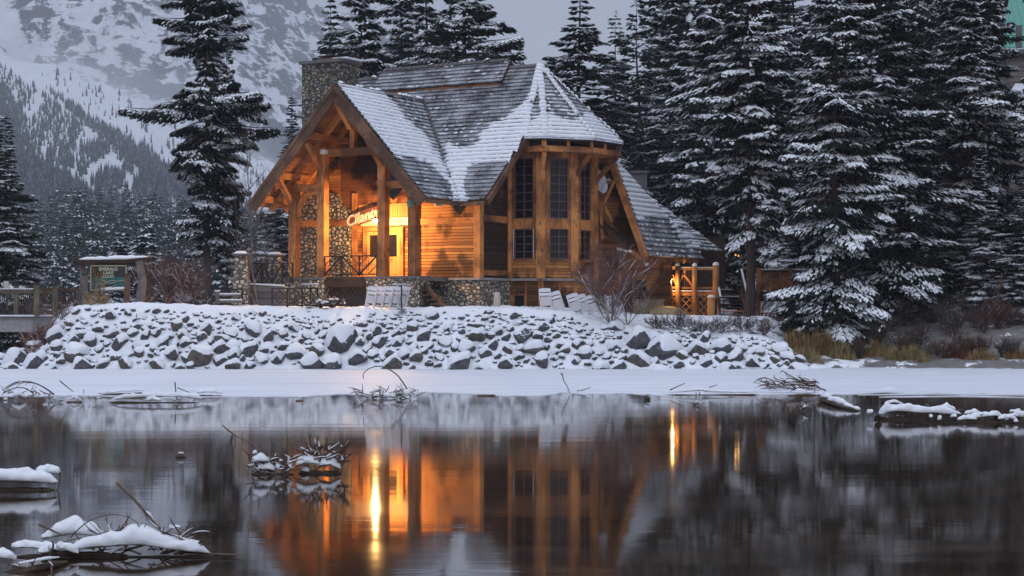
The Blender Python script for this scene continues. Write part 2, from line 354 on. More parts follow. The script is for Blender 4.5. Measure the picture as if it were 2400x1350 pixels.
def ice_strip(pts, wpx):
    pts = np.array(pts, float); x = np.linspace(pts[0, 0], pts[-1, 0], 40); y = np.interp(x, pts[:, 0], pts[:, 1]); tt = np.linspace(0, 1, 40)
    hw = wpx * np.sin(math.pi * tt) ** .6 * (1 + .4 * vnoise(np.stack([x / 20, x * 0], -1), 7)) + .15
    a = [WP(p, q - h) for p, q, h in zip(x, y, hw)]; b = [WP(p, q + h) for p, q, h in zip(x, y, hw)]
    mb = MB(); V = np.array(a + b); V[:, 2] = .015; m = 40
    mb.put(np.vstack([V, V - [0, 0, .03]]), [[i + m, i + m + 1, i + 1, i] for i in range(m - 1)] + [[i + m, i + 3 * m, i + 3 * m + 1, i + m + 1] for i in range(m - 1)])
    o = mb.build('ice_strip', t.m, origin=V[:m].mean(0)); return o
for k, (pts, w_, lab) in enumerate([
        ([(2010, 926), (2200, 924), (2420, 927)], .8, 'long thin strip of ice skin beside the snowy ice edge at the right'),
        ([(2060, 931), (2260, 929), (2440, 933)], .9, 'thin ice strip floating just above the snowy logs at the right'),
        ([(560, 930.5), (690, 931), (760, 929)], .6, 'thin sliver of ice along the ice edge left of the middle')]):
    tag(ice_strip(pts, w_), lab, 'ice strip')
# ================================================================ MOUNTAIN
def mtn(px, Y):
    """height of the far valley side by photo column and distance"""
    X = (px - 1200) * Y / FPX; p = np.stack([X, Y], -1)
    valley = 3 + 0 * X
    foot = np.interp(px, [-400, 0, 160, 330, 520, 700, 800, 3000], [-60, 150, 175, 225, 330, 430, 520, 640])      # where the scree meets the cliffs
    zfoot = (HOR - foot) * 1600 / FPX
    t1 = np.clip((Y - 620) / 980, 0, 1); z = valley + (zfoot - valley) * t1 ** 1.15
    gul = fbm(np.stack([(X * .8 + Y * .35) * .011, Y * .0022], -1), 4, 31)
    z = z + gul * 26 * np.sin(math.pi * np.clip((Y - 560) / 1300, 0, 1)) 
    top = np.interp(px, [-400, 300, 560, 600, 660, 760, 900, 1100, 1290, 1500, 2000, 3000], [-500, -350, -160, -60, 40, 110, 170, 300, 330, 330, 300, 200])
    ztop = (HOR - top) * 2500 / FPX
    t2 = np.clip((Y - 1600) / 900, 0, 1)
    terr = fbm(p * .0055, 6, 61, .55); step = t2 + .07 * terr; st = step * 5; st = (np.floor(st) + sstep(.25, .75, st - np.floor(st))) / 5
    z2 = zfoot + (ztop - zfoot) * np.clip(.6 * st + .4 * t2, 0, 1.05) + t2 ** .5 * (1 - abs(fbm(p * .012, 5, 71)) * 2) * 42 * (t2 > 0)
    ridg = (1 - abs(fbm(p * .02, 5, 81)) * 2.2) * 16
    z2 = z2 + ridg * sstep(0, .08, t2)
    return np.where(Y > 1600, z2, z)
pc = np.linspace(-420, 2900, 620); yr = np.concatenate([np.linspace(155, 600, 30)[:-1], np.linspace(600, 1600, 110)[:-1], np.linspace(1600, 2520, 230), [2700]])
PX, YY = np.meshgrid(pc, yr); ZZ = mtn(PX, YY)
nearz = ground_z((PX - 1200) * YY / FPX, np.minimum(YY, 159), False)
k = sstep(155, 420, YY); ZZ = ZZ * k + nearz * (1 - k) - .3 * (YY < 158)
V = np.stack([(PX - 1200) * YY / FPX, YY, ZZ], -1).reshape(-1, 3); nx = len(pc)
i = (np.arange(len(yr) - 1)[:, None] * nx + np.arange(nx - 1)[None]).ravel()
t = NT('mountain_side')
geo = t.n('ShaderNodeNewGeometry'); nzv = t.n('ShaderNodeSeparateXYZ', {0: geo.outputs['Normal']}).outputs['Z']
wrp = t.mix(.5, t.obj, t.n('ShaderNodeVectorMath', {0: t.obj, 1: t.n('ShaderNodeVectorMath', {0: t.n('ShaderNodeTexNoise', {'Vector': t.mapv((.006, .006, .006)), 'Scale': 1, 'Detail': 4}).outputs['Color'], 'Scale': 90.0}, operation='SCALE').outputs[0]}, operation='ADD').outputs[0])
big = t.noise(1, 4, t.mapv((.0050, .0050, .012)), .5)
led = t.noise(1, 6, t.mapv((.022, .022, .075), wrp), .65); gul_ = t.noise(1, 6, t.mapv((.07, .03, .03), wrp), .65); n3 = t.noise(1, 8, t.mapv((.11, .11, .2)), .75); nn = t.math('ADD', t.math('MULTIPLY', led, .6), t.math('MULTIPLY', gul_, .5))
yy = t.n('ShaderNodeSeparateXYZ', {0: t.obj}).outputs['Y']; cl = t.rng(yy, 1560, 1680, 0, 1)
rk = t.math('ADD', t.math('MULTIPLY', t.math('SUBTRACT', big, .47), 1.7), t.math('ADD', t.math('MULTIPLY', t.math('SUBTRACT', led, .5), 2.2), t.math('MULTIPLY', t.math('SUBTRACT', gul_, .5), 1.5)))
rk = t.math('ADD', rk, t.math('ADD', t.math('MULTIPLY', t.math('SUBTRACT', n3, .5), 1.2), t.math('MULTIPLY', t.math('SUBTRACT', .62, nzv), .8)))
sc2 = t.math('ADD', t.math('MULTIPLY', t.math('SUBTRACT', t.noise(1, 6, t.mapv((.12, .012, .05)), .7), .62), 2.0), t.math('MULTIPLY', t.math('SUBTRACT', n3, .5), 1.0))
f = t.math('ADD', t.math('MULTIPLY', cl, t.rng(rk, .0, .13, 0, .92)), t.math('MULTIPLY', t.math('SUBTRACT', 1, cl), t.rng(sc2, 0, .2, 0, .6)))
c = t.mix(f, (.84, .86, .90), t.ramp(n3, [(.35, (.03, .033, .04)), (.65, (.11, .115, .13))]))
t.fin(c, .9, t.bump(t.math('ADD', nn, t.math('MULTIPLY', n3, .4)), 1, 14), Specular_IOR_Level=.1)
MT = npmesh('mountainside', V, [np.stack([i, i + 1, i + nx + 1, i + nx], -1)], t.m, smooth=True); tag(MT, kind='structure')
# ================================================================ CONIFERS
def sprigs(p, d, ln, wd, tilt, rng):
    """bent roof-shaped sprays: p base, d direction; returns V, F(quads)"""
    n = len(p); up = np.array([0, 0, 1.]); side = unit(np.cross(d, up) + rng.normal(0, .25, (n, 3))); q = p + d * ln[:, None]; q[:, 2] -= ln * .18
    m = (p + q) / 2 + up * (ln * .06)[:, None]; w = side * wd[:, None]; dn = np.zeros((n, 3)); dn[:, 2] = -wd * tilt
    a = m + w + dn; b = m - w + dn
    V = np.stack([p, a, q, m, b], 1).reshape(-1, 3); i = np.arange(n)[:, None] * 5
    return V, np.vstack([i + [[0, 1, 2, 3]], i + [[0, 3, 2, 4]]])
def conifer(seed, H, Rm, clear=.1, dens=1.0, spacing=.3, sprig=.26, droop=.35, irregular=.35, snow=.55, shape=.8, trunk_r=.2, wood=True, nb=4, mature=0.0):
    rng = np.random.default_rng(seed); z = clear * H; B = []
    zz = []
    while z < H - .25:
        zz.append(z); z += spacing * (.75 + .5 * rng.random())
    P0, D0, LN, WD = [], [], [], []; wood_mb = MB()
    th = np.linspace(0, H, 12); wob = .10 * np.stack([np.sin(th * .35 + seed), np.cos(th * .27 + seed)], -1) * (H / 25)
    wob -= wob[0]
    rr = trunk_r * np.clip(1 - th / H, .03, 1) ** .85; rr[0] *= 1.35
    wood_mb.tube(np.column_stack([wob, th - .4]), rr, 8)
    for z in zz:
        t = (z - clear * H) / (H * (1 - clear)); prof = (1 - t) ** shape
        if mature: prof = min(prof, (1 - t) ** .55 * .72) * (.55 + .45 * sstep(0, .12, t))
        else: prof *= .72 + .28 * sstep(0, .1, t)
        lump = 1 + irregular * float(vnoise(np.array([[z * .45, seed * 1.7]]), 3)[0])
        for k in range(nb if t < .85 else 3):
            az = rng.random() * 2 * math.pi; lump2 = 1 + irregular * 1.2 * float(vnoise(np.array([[math.cos(az) * 1.3 + z * .5, math.sin(az) * 1.3 + seed]]), 5)[0])
            Lb = max(.18, Rm * prof * lump * lump2 * (.72 + .42 * rng.random()))
            if rng.random() < mature * .35: continue
            dr = droop * (1.0 - .75 * t) * (.6 + .8 * rng.random()) - .10 * t
            a = np.array([math.cos(az), math.sin(az), 0]); sd = np.array([-a[1], a[0], 0]); x0 = np.array([np.interp(z, th, wob[:, 0]), np.interp(z, th, wob[:, 1]), z])
            def at(s): return x0 + a * (Lb * s)[:, None] + np.array([0, 0, 1.]) * (Lb * (.16 * s - dr * 1.15 * s ** 1.6 + .16 * np.maximum(0, s - .7)))[:, None]
            if wood and Lb > .7: wood_mb.tube(at(np.linspace(0, .95, 5)), np.array([1, .75, .55, .35, .15]) * (.013 + .014 * Lb), 3, False)
            n = max(4, int(dens * (6 + 26 * Lb * Lb * .55 + 14 * Lb) * (.36 / sprig) ** 1.2))
            lo = .12 + .3 * mature
            s = lo + (1 - lo) * rng.random(n) ** .8; wmax = (.42 * Lb * (1 - s) ** .8 * np.minimum(1, s * 3) + .10)
            lat = (rng.random(n) * 2 - 1) * wmax
            base = at(s) + sd * lat[:, None]; base[:, 2] -= abs(lat) * .32 + rng.random(n) * .10 * Lb ** .5
            fwd = (.9 - .2 * rng.random(n)); out = a * fwd[:, None] + sd * (np.sign(lat) * (.25 + .7 * rng.random(n)))[:, None]
            out[:, 2] -= .15 + dr * .8 + .35 * rng.random(n)
            P0.append(base); D0.append(unit(out)); LN.append(sprig * (.6 + .8 * rng.random(n)) * (.75 + .25 * min(1, Lb))); WD.append(sprig * .24 * (.7 + .6 * rng.random(n)))
    # leader
    n = 14; s = rng.random(n); az = rng.random(n) * 6.28
    P0.append(np.column_stack([np.full(n, wob[-1, 0]), np.full(n, wob[-1, 1]), H - 1.1 * s])); D0.append(unit(np.column_stack([np.cos(az), np.sin(az), .9 + 0 * az]))); LN.append(.16 + .25 * s); WD.append(np.full(n, .035))
    BL = np.concatenate([np.full(len(q), rng.normal()) for q in P0]); P0, D0, LN, WD = map(np.concatenate, (P0, D0, LN, WD))
    V1, F1 = sprigs(P0, D0, LN, WD, .9, rng)
    # snow lies on the upper, outer sprays in clumps
    cl = fbm(P0 * np.array([1.0, 1.0, 1.6]), 2, seed + 5) + .30 * BL; rad = np.hypot(P0[:, 0], P0[:, 1]) / Rm
    order = cl + .30 * rad + rng.normal(0, .18, len(P0)); keep = order > np.quantile(order, 1 - snow)
    k = np.nonzero(keep)[0]; ps = P0[k] + D0[k] * (LN[k] * .05)[:, None] + np.array([0, 0, 1.]) * (.018 + .022 * rng.random(len(k)))[:, None]
    d2 = D0[k].copy(); d2[:, 2] *= .8; V2, F2 = sprigs(ps, unit(d2), LN[k] * .92, WD[k] * (.85 + .5 * rng.random(len(k))), .22, rng)
    V = np.vstack([V1, V2]); F = np.vstack([F1, F2 + len(V1)]); mi = np.concatenate([np.zeros(len(F1)), np.ones(len(F2))])
    return V, F, mi, wood_mb
CON = {}
def conifer_proto(key, needle='needle', **kw):
    V, F, mi, wmb = conifer(**kw)
    crown = npmesh('crown', V, [F], [M[needle], M['tsnow']], mi, smooth=False)
    trunk = wmb.build('trunk', M['bark']); CON[key] = (crown.data, trunk.data, kw['H'], kw['Rm'])
    bpy.data.objects.remove(crown); bpy.data.objects.remove(trunk)
t = NT('tree_snow'); M['tsnow'] = t.fin((.84, .86, .89), .7, None, Specular_IOR_Level=.2)
conifer_proto('spruce_a', seed=11, H=26, Rm=3.3, clear=.04, dens=1.35, spacing=.36, droop=.46, snow=.54, trunk_r=.26)
conifer_proto('spruce_b', seed=23, H=24, Rm=3.1, clear=.04, dens=1.15, spacing=.29, droop=.5, snow=.46, trunk_r=.22)
conifer_proto('spruce_c', seed=37, H=25, Rm=3.0, clear=.18, dens=1.4, spacing=.38, droop=.46, snow=.52, trunk_r=.25, irregular=.5)
conifer_proto('old_fir', seed=41, H=27, Rm=4.4, clear=.12, dens=1.35, spacing=.27, droop=.42, snow=.42, trunk_r=.30, irregular=.75, mature=.6, nb=5)
conifer_proto('thin_pine', 'needle2', seed=57, H=24, Rm=2.3, clear=.25, dens=.8, spacing=.34, droop=.12, snow=.45, trunk_r=.16, irregular=.5, mature=.4)
conifer_proto('young_fir', 'needle2', seed=63, H=6, Rm=1.25, clear=.03, dens=1.1, spacing=.2, sprig=.26, droop=.32, snow=.6, trunk_r=.07)
conifer_proto('mid_a', 'needle2', seed=71, H=20, Rm=2.6, clear=.06, dens=.30, spacing=.5, sprig=.6, droop=.35, snow=.24, trunk_r=.2, wood=False)
conifer_proto('mid_b', 'needle2', seed=77, H=22, Rm=2.1, clear=.10, dens=.30, spacing=.5, sprig=.6, droop=.30, snow=.20, trunk_r=.2, wood=False, irregular=.5)
conifer_proto('mid_c', 'needle2', seed=79, H=17, Rm=2.8, clear=.02, dens=.30, spacing=.48, sprig=.6, droop=.40, snow=.28, trunk_r=.2, wood=False)
def tree(key, px, Y, top=None, H=None, rot=0, sw=1.0, base_z=None, label=None, group=None, name='conifer', lean=(0, 0)):
    cd, td, H0, R0 = CON[key]; X = (px - 1200) * Y / FPX; z = base_z if base_z is not None else (gz(X, Y) if Y < 158 else float(np.interp(Y, [158, 420], [gz(X, 157), 3])))
    if H is None: H = (HOR - top) * Y / FPX + CAMZ - z
    s = H / H0
    sw = sw * 1.0
    o = empty(name, (X, Y, z), label, 'conifer', group); o.rotation_euler = (R(lean[0]), R(lean[1]), rot); o.scale = (s * sw, s * sw, s)
    for nm, d in (('crown', cd), ('trunk', td)):
        c = bpy.data.objects.new(nm, d); COL.objects.link(c); c.parent = o
    return o
G1 = 'tall conifers around the lodge'
T = [ # key, px, Y, top, rot, width, label
 ('old_fir', 488, 95, -430, .6, .84, 'tall dark old fir with long ragged boughs standing left of the lodge'),
 ('old_fir', 531, 101, 60, 2.4, .62, 'slimmer dark fir close behind the tall old fir left of the lodge'),
 ('spruce_b', 12, 99, 268, 1.0, 1.5, 'snowy spruce at the left edge of the photo behind the bridge'),
 ('spruce_a', 842, 112, -330, .3, .98, 'tall spruce just right of the stone chimney behind the lodge'),
 ('spruce_c', 935, 121, -260, 1.9, .9, 'tall spruce behind the left half of the lodge ridge'),
 ('spruce_c', 1000, 116, -200, 3.1, .85, 'tall spruce behind the middle of the lodge ridge vent'),
 ('old_fir', 1086, 108, -330, 4.0, .95, 'big fir with a thick bare upper trunk rising behind the ridge vent'),
 ('spruce_b', 1219, 190, 92, 2.0, .9, 'small distant fir standing alone behind the roof peak'),
 ('spruce_c', 1352, 110, -60, .5, 1.75, 'pointed spruce against the sky right of the round bay roof'),
 ('thin_pine', 1441, 128, 28, 1.0, 1.5, 'narrow pine between the pointed spruce and the airy pine'),
 ('thin_pine', 1493, 113, -15, 2.2, 1.6, 'airy grey green pine with a long bare lower trunk behind the wing roof'),
 ('spruce_c', 1588, 118, -210, .2, 1.05, 'tall dark spruce standing behind the right wing roof'),
 ('spruce_a', 1668, 108, -380, 1.7, 1.0, 'tall heavy spruce behind the deck stairs'),
 ('spruce_c', 1757, 88.8, -420, 5.2, .98, 'large snowy spruce with a thick bare trunk beside the deck stairs'),
 ('spruce_a', 1818, 104, -300, 2.6, .95, 'tall spruce between the bare trunk spruce and the lowest boughed spruce'),
 ('spruce_a', 1962, 80.8, -480, 3.4, .86, 'large spruce with snowy boughs hanging to the ground right of the deck'),
 ('spruce_b', 2062, 86, -360, 4.4, 1.15, 'broad spruce just right of the spruce with boughs down to the ground'),
 ('spruce_a', 2130, 99, -350, .9, .95, 'tall spruce left of the thin reddish trunk at the upper right'),
 ('thin_pine', 2196, 93, -420, 2.9, .9, 'pine with a thin reddish bare trunk at the upper right'),
 ('spruce_c', 2262, 89, -260, 1.2, 1.15, 'wide boughed spruce right of the thin reddish trunk'),
 ('spruce_b', 2322, 97, -300, 3.9, .75, 'tall spruce just left of the green roofed house at the right edge'),
 ('spruce_c', 2478, 92, -300, 2.1, .9, 'spruce cut by the right edge of the photo'),
 ('young_fir', 285, 108, 528, .3, 1.1, 'small snowy fir just behind the left end of the sign shelter roof'),
 ('young_fir', 343, 106, 515, 1.8, 1.2, 'small snowy fir just behind the right end of the sign shelter roof'),
 ('spruce_b', 684, 150, 222, 2.2, 1.25, 'slim dark fir standing left of the stone chimney'),
 ('spruce_b', 655, 104, 425, 4.2, 1.1, 'short snowy fir seen under the left eave of the porch'),
 ('young_fir', 232, 80.4, 655, .7, 1.0, 'tiny snowy fir growing in front of the lodge sign board'),
 ('young_fir', 575, 99, 560, 2.7, 1.1, 'small fir behind the left stone pillar'),
 ('spruce_b', 2035, 87.0, 330, 1.1, 1.5, 'half grown spruce tucked behind the spruce with boughs down to the ground'),
 ('spruce_a', 2120, 88.0, 380, 2.1, 1.5, 'half grown spruce between the twin thin trunks and the low boughed spruce'),
 ('spruce_b', 2205, 90.0, 250, 3.1, 1.35, 'half grown spruce in the shade below the reddish trunk'),
 ('spruce_a', 2300, 86.5, 300, 4.1, 1.25, 'half grown spruce whose boughs hang over the right shore'),
 ('spruce_b', 2390, 85.5, 420, 5.1, 1.6, 'short wide spruce at the right edge of the shore'),
 ('spruce_b', 1890, 95.0, 330, 2.1, 1.3, 'half grown spruce behind the red ladder'),
]
for k, px, Y, top, rot, sw, lab in T: tree(k, px, Y, top, None, rot, sw, None, lab, G1 if Y < 135 and top < 100 else None)
rg = np.random.default_rng(5)
back = []
for px in range(1540, 2700, 62):
    back.append((['spruce_a', 'spruce_b', 'spruce_c'][rg.integers(3)], px + rg.uniform(-22, 22), rg.uniform(118, 152), rg.uniform(-260, -60)))
for px in (2520, 2600, 2690, 2790, 2900): back.append((['spruce_a', 'spruce_b', 'spruce_c'][px % 3], px, rg.uniform(88, 108), rg.uniform(-260, -60)))
for px in range(1300, 1560, 60): back.append(('thin_pine', px + rg.uniform(-18, 18), rg.uniform(140, 155), rg.uniform(190, 330)))
for px in (780, 880, 965, 1040, 1120): back.append((['spruce_b', 'spruce_c'][rg.integers(2)], px, rg.uniform(132, 152), rg.uniform(-90, 40)))
for k, px, Y, top in back:
    if 2290 < px < 2460 and Y < 131: Y += 14
    tree(k, px, Y, top, None, rg.random() * 6.28, rg.uniform(.95, 1.25), None,
         'dark conifer in the dense back row of trees behind the lodge and its right side', 'conifers of the back row')
# the valley floor: rows of spruce beyond the lodge, growing smaller and bluer
for row, (n, Y0, Y1, t0, t1) in enumerate([(17, 165, 205, 470, 545), (26, 215, 280, 440, 520), (34, 290, 380, 430, 500), (36, 390, 520, 425, 490)]):
    for px in np.linspace(-70, 760, n):
        p = px + rg.uniform(-14, 14); Y = rg.uniform(Y0, Y1)
        tree(['mid_a', 'mid_b', 'mid_c'][rg.integers(3)], p, Y, rg.uniform(t0, t1) + (25 if p > 560 else 0), None, rg.random() * 6.28, rg.uniform(.9, 1.3), None,
             ['snow dusted conifer in the nearest row of the valley wood left of the lodge', 'snow dusted conifer in the second row of the valley wood left of the lodge',
              'snow dusted conifer in the third row of the valley wood left of the lodge', 'snow dusted conifer in the farthest row of the valley wood left of the lodge'][row], 'conifers of the valley wood row %s' % ['one', 'two', 'three', 'four'][row])
# far-off wood on the mountainside: one mass
def far_wood():
    n = 110000; rgx = np.random.default_rng(9); px = rgx.uniform(-300, 1000, n); Y = rgx.uniform(540, 1580, n)
    z = mtn(px, Y); sy = HOR - FPX * (z - CAMZ) / Y
    # densest low down and in bands that run down to the right
    la = 222 + (px - 130) * .66; wa = 16 + .20 * np.maximum(0, px - 130); A = sstep(-6, 4, sy - la) * sstep(0, -14, sy - la - wa) * sstep(100, 170, px)
    lb = 330 + px * .60; B = sstep(-10, 22, sy - lb); Cc = sstep(-20, 15, sy - 185 - px * 1.7) * sstep(110, 20, px)
    mid = sstep(0, 20, sy - la - wa + 8) * sstep(0, -16, sy - lb + 12) * .30 + sstep(90, 170, px) * sstep(150, 40, abs(sy - la)) * .05
    nz_ = fbm(np.stack([px / 26 + sy / 60, sy / 40], -1), 4, 3)
    d = np.maximum.reduce([A * (1.1 + .6 * nz_), B * (1.5 + .7 * nz_), Cc * (1.0 + .8 * nz_), mid * np.clip(.6 + 2.6 * nz_, 0, 2)]) + .012; d[sy < 150] = 0
    k = rgx.random(n) < d * .5; px, Y, z = px[k], Y[k], z[k]; m = len(px); X = (px - 1200) * Y / FPX
    H = rgx.uniform(4, 10, m) * (.8 + .5 * sstep(1400, 700, Y)); Rr = H * rgx.uniform(.13, .19, m); Vs, Fs = [], []; off = 0
    ns = 5; th0 = rgx.random(m) * 6.28
    for lv in range(4):
        zb = z + H * (lv * .22 - .03); zt = z + H * min(1.0, lv * .22 + .42); r = Rr * (1 - lv * .23)
        ring = []
        for j in range(ns):
            a = th0 + lv * .7 + j * 2 * math.pi / ns; rr_ = r * (.65 + .7 * rgx.random(m)); ring.append(np.stack([X + rr_ * np.cos(a), Y + rr_ * np.sin(a), zb - .04 * H * rgx.random(m)], -1))
        apex = np.stack([X, Y, zt], -1); VV = np.stack(ring + [apex], 1).reshape(-1, 3); i = np.arange(m)[:, None] * (ns + 1) + off
        Fs.append(np.vstack([i + [[j, (j + 1) % ns, ns]] for j in range(ns)])); Vs.append(VV); off += len(VV)
    t = NT('far_needles'); geo = t.n('ShaderNodeNewGeometry'); rn = t.noise(.35, 3)
    c = t.mix(t.rng(rn, .5, .68, 0, .5), (.014, .022, .022), (.45, .48, .52)); t.fin(c, .9)
    o = npmesh('far_wood', np.vstack(Vs), [np.vstack(Fs)], t.m); tag(o, 'far-off wood of small dark conifers scattered over the snowy mountainside', 'wood', kind='stuff')
    return m
far_wood()
# ================================================================ LODGE
LO = empty('lodge', L(-3, 2, 2.65), 'brown timber lodge with cobblestone base, snowy shake roofs, stone chimney and round glazed bay', 'lodge')
def part(mb, name, mats, label=None, parent=None, smooth=False): return mb.build(name, mats, parent or LO, None, smooth, label)
def sdf(poly, x, y):
    """signed distance, positive inside"""
    poly = np.asarray(poly, float); d = np.full(np.shape(x), 1e18); ins = np.zeros(np.shape(x), bool); n = len(poly)
    for i in range(n):
        a, b = poly[i], poly[(i + 1) % n]; e_ = b - a; wx, wy = x - a[0], y - a[1]; t_ = np.clip((wx * e_[0] + wy * e_[1]) / (e_ @ e_), 0, 1)
        d = np.minimum(d, (wx - e_[0] * t_) ** 2 + (wy - e_[1] * t_) ** 2)
        c_ = (a[1] > y) != (b[1] > y); xi = a[0] + (y - a[1]) / (b[1] - a[1] + 1e-12) * e_[0]; ins ^= c_ & (x < xi)
    return np.where(ins, 1, -1) * np.sqrt(d)
# --- shake roof material
t = NT('cedar_shakes'); tone = t.n('ShaderNodeAttribute', attribute_name='tone').outputs['Fac']
g = t.noise(3, 6, t.mapv((6, 6, 6)), .6)
c = t.ramp(t.math('ADD', t.math('MULTIPLY', tone, .75), t.math('MULTIPLY', g, .3)), [(.15, (.055, .052, .056)), (.5, (.155, .15, .16)), (.9, (.33, .33, .35))])
fr = t.rng(t.math('ADD', t.noise(1.1, 5), t.math('MULTIPLY', t.noise(9, 3), .4)), .55, .85, 0, .6)
M['shake'] = t.fin(t.mix(fr, c, (.55, .57, .62)), .85, t.bump(g, .4, .02), Specular_IOR_Level=.2)
def frame_of(poly):
    p = np.asarray(poly, float); n = None
    for i in range(len(p) - 2):
        c_ = np.cross(p[i + 1] - p[i], p[i + 2] - p[i])
        if np.linalg.norm(c_) > 1e-3: n = unit(c_); break
    if n[2] < 0: n = -n
    u = unit(np.cross([0, 0, 1.], n)); v = np.cross(n, u)      # u level, v up the slope
    return p[0], u, v, n
def shakes(name, poly, seed, parent=None, exp=.26, dab=None, label=None):
    """courses of separate shakes over a sloping polygon; dab(px,py) = chance of a snow dab on the butt"""
    o0, u, v, n = frame_of(poly); q = np.asarray(poly, float) - o0; U, Vv = q @ u, q @ v; rg = np.random.default_rng(seed); vmin, vmax = Vv.min(), Vv.max()
    def span(h):
        xs = []
        for i in range(len(U)):
            a, b = i, (i + 1) % len(U)
            if (Vv[a] - h) * (Vv[b] - h) <= 0 and abs(Vv[a] - Vv[b]) > 1e-9: xs.append(U[a] + (h - Vv[a]) / (Vv[b] - Vv[a]) * (U[b] - U[a]))
        return (min(xs), max(xs)) if len(xs) > 1 else None
    W0, F0, T0, mi = [], [], [], []; k = 0; row = 0; h = vmin
    while h < vmax - .05:
        a = span(h + .004); b = span(min(h + exp, vmax - .004)); 
        if a is None or b is None: h += exp; continue
        x = 0; wid = max(a[1] - a[0], .01); cuts = [0]
        while cuts[-1] < wid: cuts.append(cuts[-1] + rg.uniform(.10, .27))
        cuts = np.array(cuts) / cuts[-1]; rt = rg.uniform(-.08, .08)
        for c0, c1 in zip(cuts[:-1], cuts[1:]):
            g_ = .006; l0, l1 = a[0] + (a[1] - a[0]) * c0 + g_, a[0] + (a[1] - a[0]) * c1 - g_; m0, m1 = b[0] + (b[1] - b[0]) * c0 + g_, b[0] + (b[1] - b[0]) * c1 - g_
            lift = .06 + rg.uniform(0, .025); dv = rg.uniform(-.025, .01); hh = min(exp, vmax - h)
            pts = [o0 + u * l0 + v * (h + dv) + n * lift, o0 + u * l1 + v * (h + dv) + n * lift, o0 + u * m1 + v * (h + hh) + n * .008, o0 + u * m0 + v * (h + hh) + n * .008,
                   o0 + u * l0 + v * (h + dv) - n * .01, o0 + u * l1 + v * (h + dv) - n * .01]
            W0 += pts; F0 += [[k, k + 1, k + 2, k + 3], [k + 4, k + 5, k + 1, k]]; tn = np.clip(rg.normal(.45, .17) + rt, 0, 1); T0 += [tn, tn * .1]; mi += [0, 0]; k += 6
            if dab is not None:
                cx, cy_ = proj((pts[0] + pts[1]) / 2); pr = dab(cx, cy_)
                if rg.random() < pr:
                    d_ = rg.uniform(.05, .13) * (1 + pr); b0, b1 = l0 - .01, l1 + .01; e1 = rg.uniform(.6, 1)
                    pts = [o0 + u * b0 + v * (h + dv) + n * (lift + .004), o0 + u * b1 + v * (h + dv) + n * (lift + .004), o0 + u * b1 + v * (h + dv + .03) + n * (lift + .035), o0 + u * b0 + v * (h + dv + .03) + n * (lift + .035),
                           o0 + u * b0 + v * (h + dv + d_ * e1) + n * (lift - .004), o0 + u * b1 + v * (h + dv + d_) + n * (lift - .004)]
                    W0 += pts; F0 += [[k, k + 1, k + 2, k + 3], [k + 3, k + 2, k + 5, k + 4]]; T0 += [1, 1]; mi += [1, 1]; k += 6
        h += exp; row += 1
    o = npmesh(name, np.array(W0), [np.array(F0)], [M['shake'], SNOWR], mi, False, parent or LO, attr=T0)
    if label: o['label'] = label
    return o
def deck_slab(name, poly, mat, th=.14, parent=None, label=None):
    o0, u, v, n = frame_of(poly); mb = MB(); mb.prism(np.asarray(poly, float) - n * .012, -n * th); return part(mb, name, mat, label, parent)
def snow_sheet(name, poly, mask, parent=None, exp=.26, th=.075, step=(.13, .052), seed=0):
    o0, u, v, n = frame_of(poly); q = np.asarray(poly, float) - o0; U, Vv = q @ u, q @ v
    ug = np.arange(U.min() - .1, U.max() + .1, step[0]); vg = np.arange(Vv.min() - .06, Vv.max() + .06, step[1]); A, Bv = np.meshgrid(ug, vg)
    din = sdf(np.stack([U, Vv], -1), A, Bv); Wd = o0 + A[..., None] * u + Bv[..., None] * v; px, py = proj(Wd)
    nz = fbm(np.stack([A * 1.6, Bv * 2.6], -1), 4, seed); mk = mask(px, py) / 14 + nz * .8
    fr = ((Bv - Vv.min()) / exp) % 1
    mk = mk + .28 * (.5 - fr)
    h = -.02 + (th + .025 + .034 * np.sin(math.pi * np.clip(1 - fr, 0, 1)) ** .5 - .038 * fr + .02 * fbm(np.stack([A * .8, Bv * .8], -1), 2, seed + 3)) * sstep(-.05, .42, mk) * sstep(-.11, .02, din) + .045 * (1 - fr) * sstep(0, .2, mk)
    Wd = Wd + n * h[..., None]
    nx = A.shape[1]; ok = (h > .012); c_ = ok[:-1, :-1] | ok[1:, :-1] | ok[:-1, 1:] | ok[1:, 1:]; c_ &= (din[:-1, :-1] > -.10) & (din[1:, 1:] > -.10)
    ii, jj = np.nonzero(c_); i = ii * nx + jj; Fq = np.stack([i, i + 1, i + nx + 1, i + nx], -1)
    us = np.unique(Fq); re = np.full(A.size, -1); re[us] = np.arange(len(us))
    return npmesh(name, Wd.reshape(-1, 3)[us], [re[Fq]], SNOWR, smooth=True, parent=parent or LO)
# --- roof corners -----------------------------------------------------------
ZE, ZG = 7.53, 12.81
k1 = (ZG - ZE) / 4.88; k2 = 1.147
GA, GTR, GTL = L(-4.88, -2.79, ZG), L(0, -2.79, ZE), L(-9.76, -2.79, ZE)     # left gable: apex and eave tips in front
VT, VE = L(-4.88, 4.60, ZG), L(0, 0, ZE)                                       # valley top and foot
VEL = L(-9.76, 0, ZE)
RC = L(1.38, 0, ZE); CEN = np.array([1.33, 86.0, 14.29]); RL = L(-10.6, 5.9, 14.29); ZR = 10.5
FB = np.array([.53, 82.65, ZR]); V2 = P(1278, 322, 82.45); V3 = P(1393, 327, 83.4); V4 = P(1459, 336, 85.5); V5 = np.array([5.2, 88.9, ZR]); V6 = np.array([3.3, 90.6, ZR])
for q in (V2, V3, V4): q[2] = ZR
LLm = L(-10.6, 4.6, ZG)
main_poly = [VE, RC, FB, CEN, RL, LLm, VT]
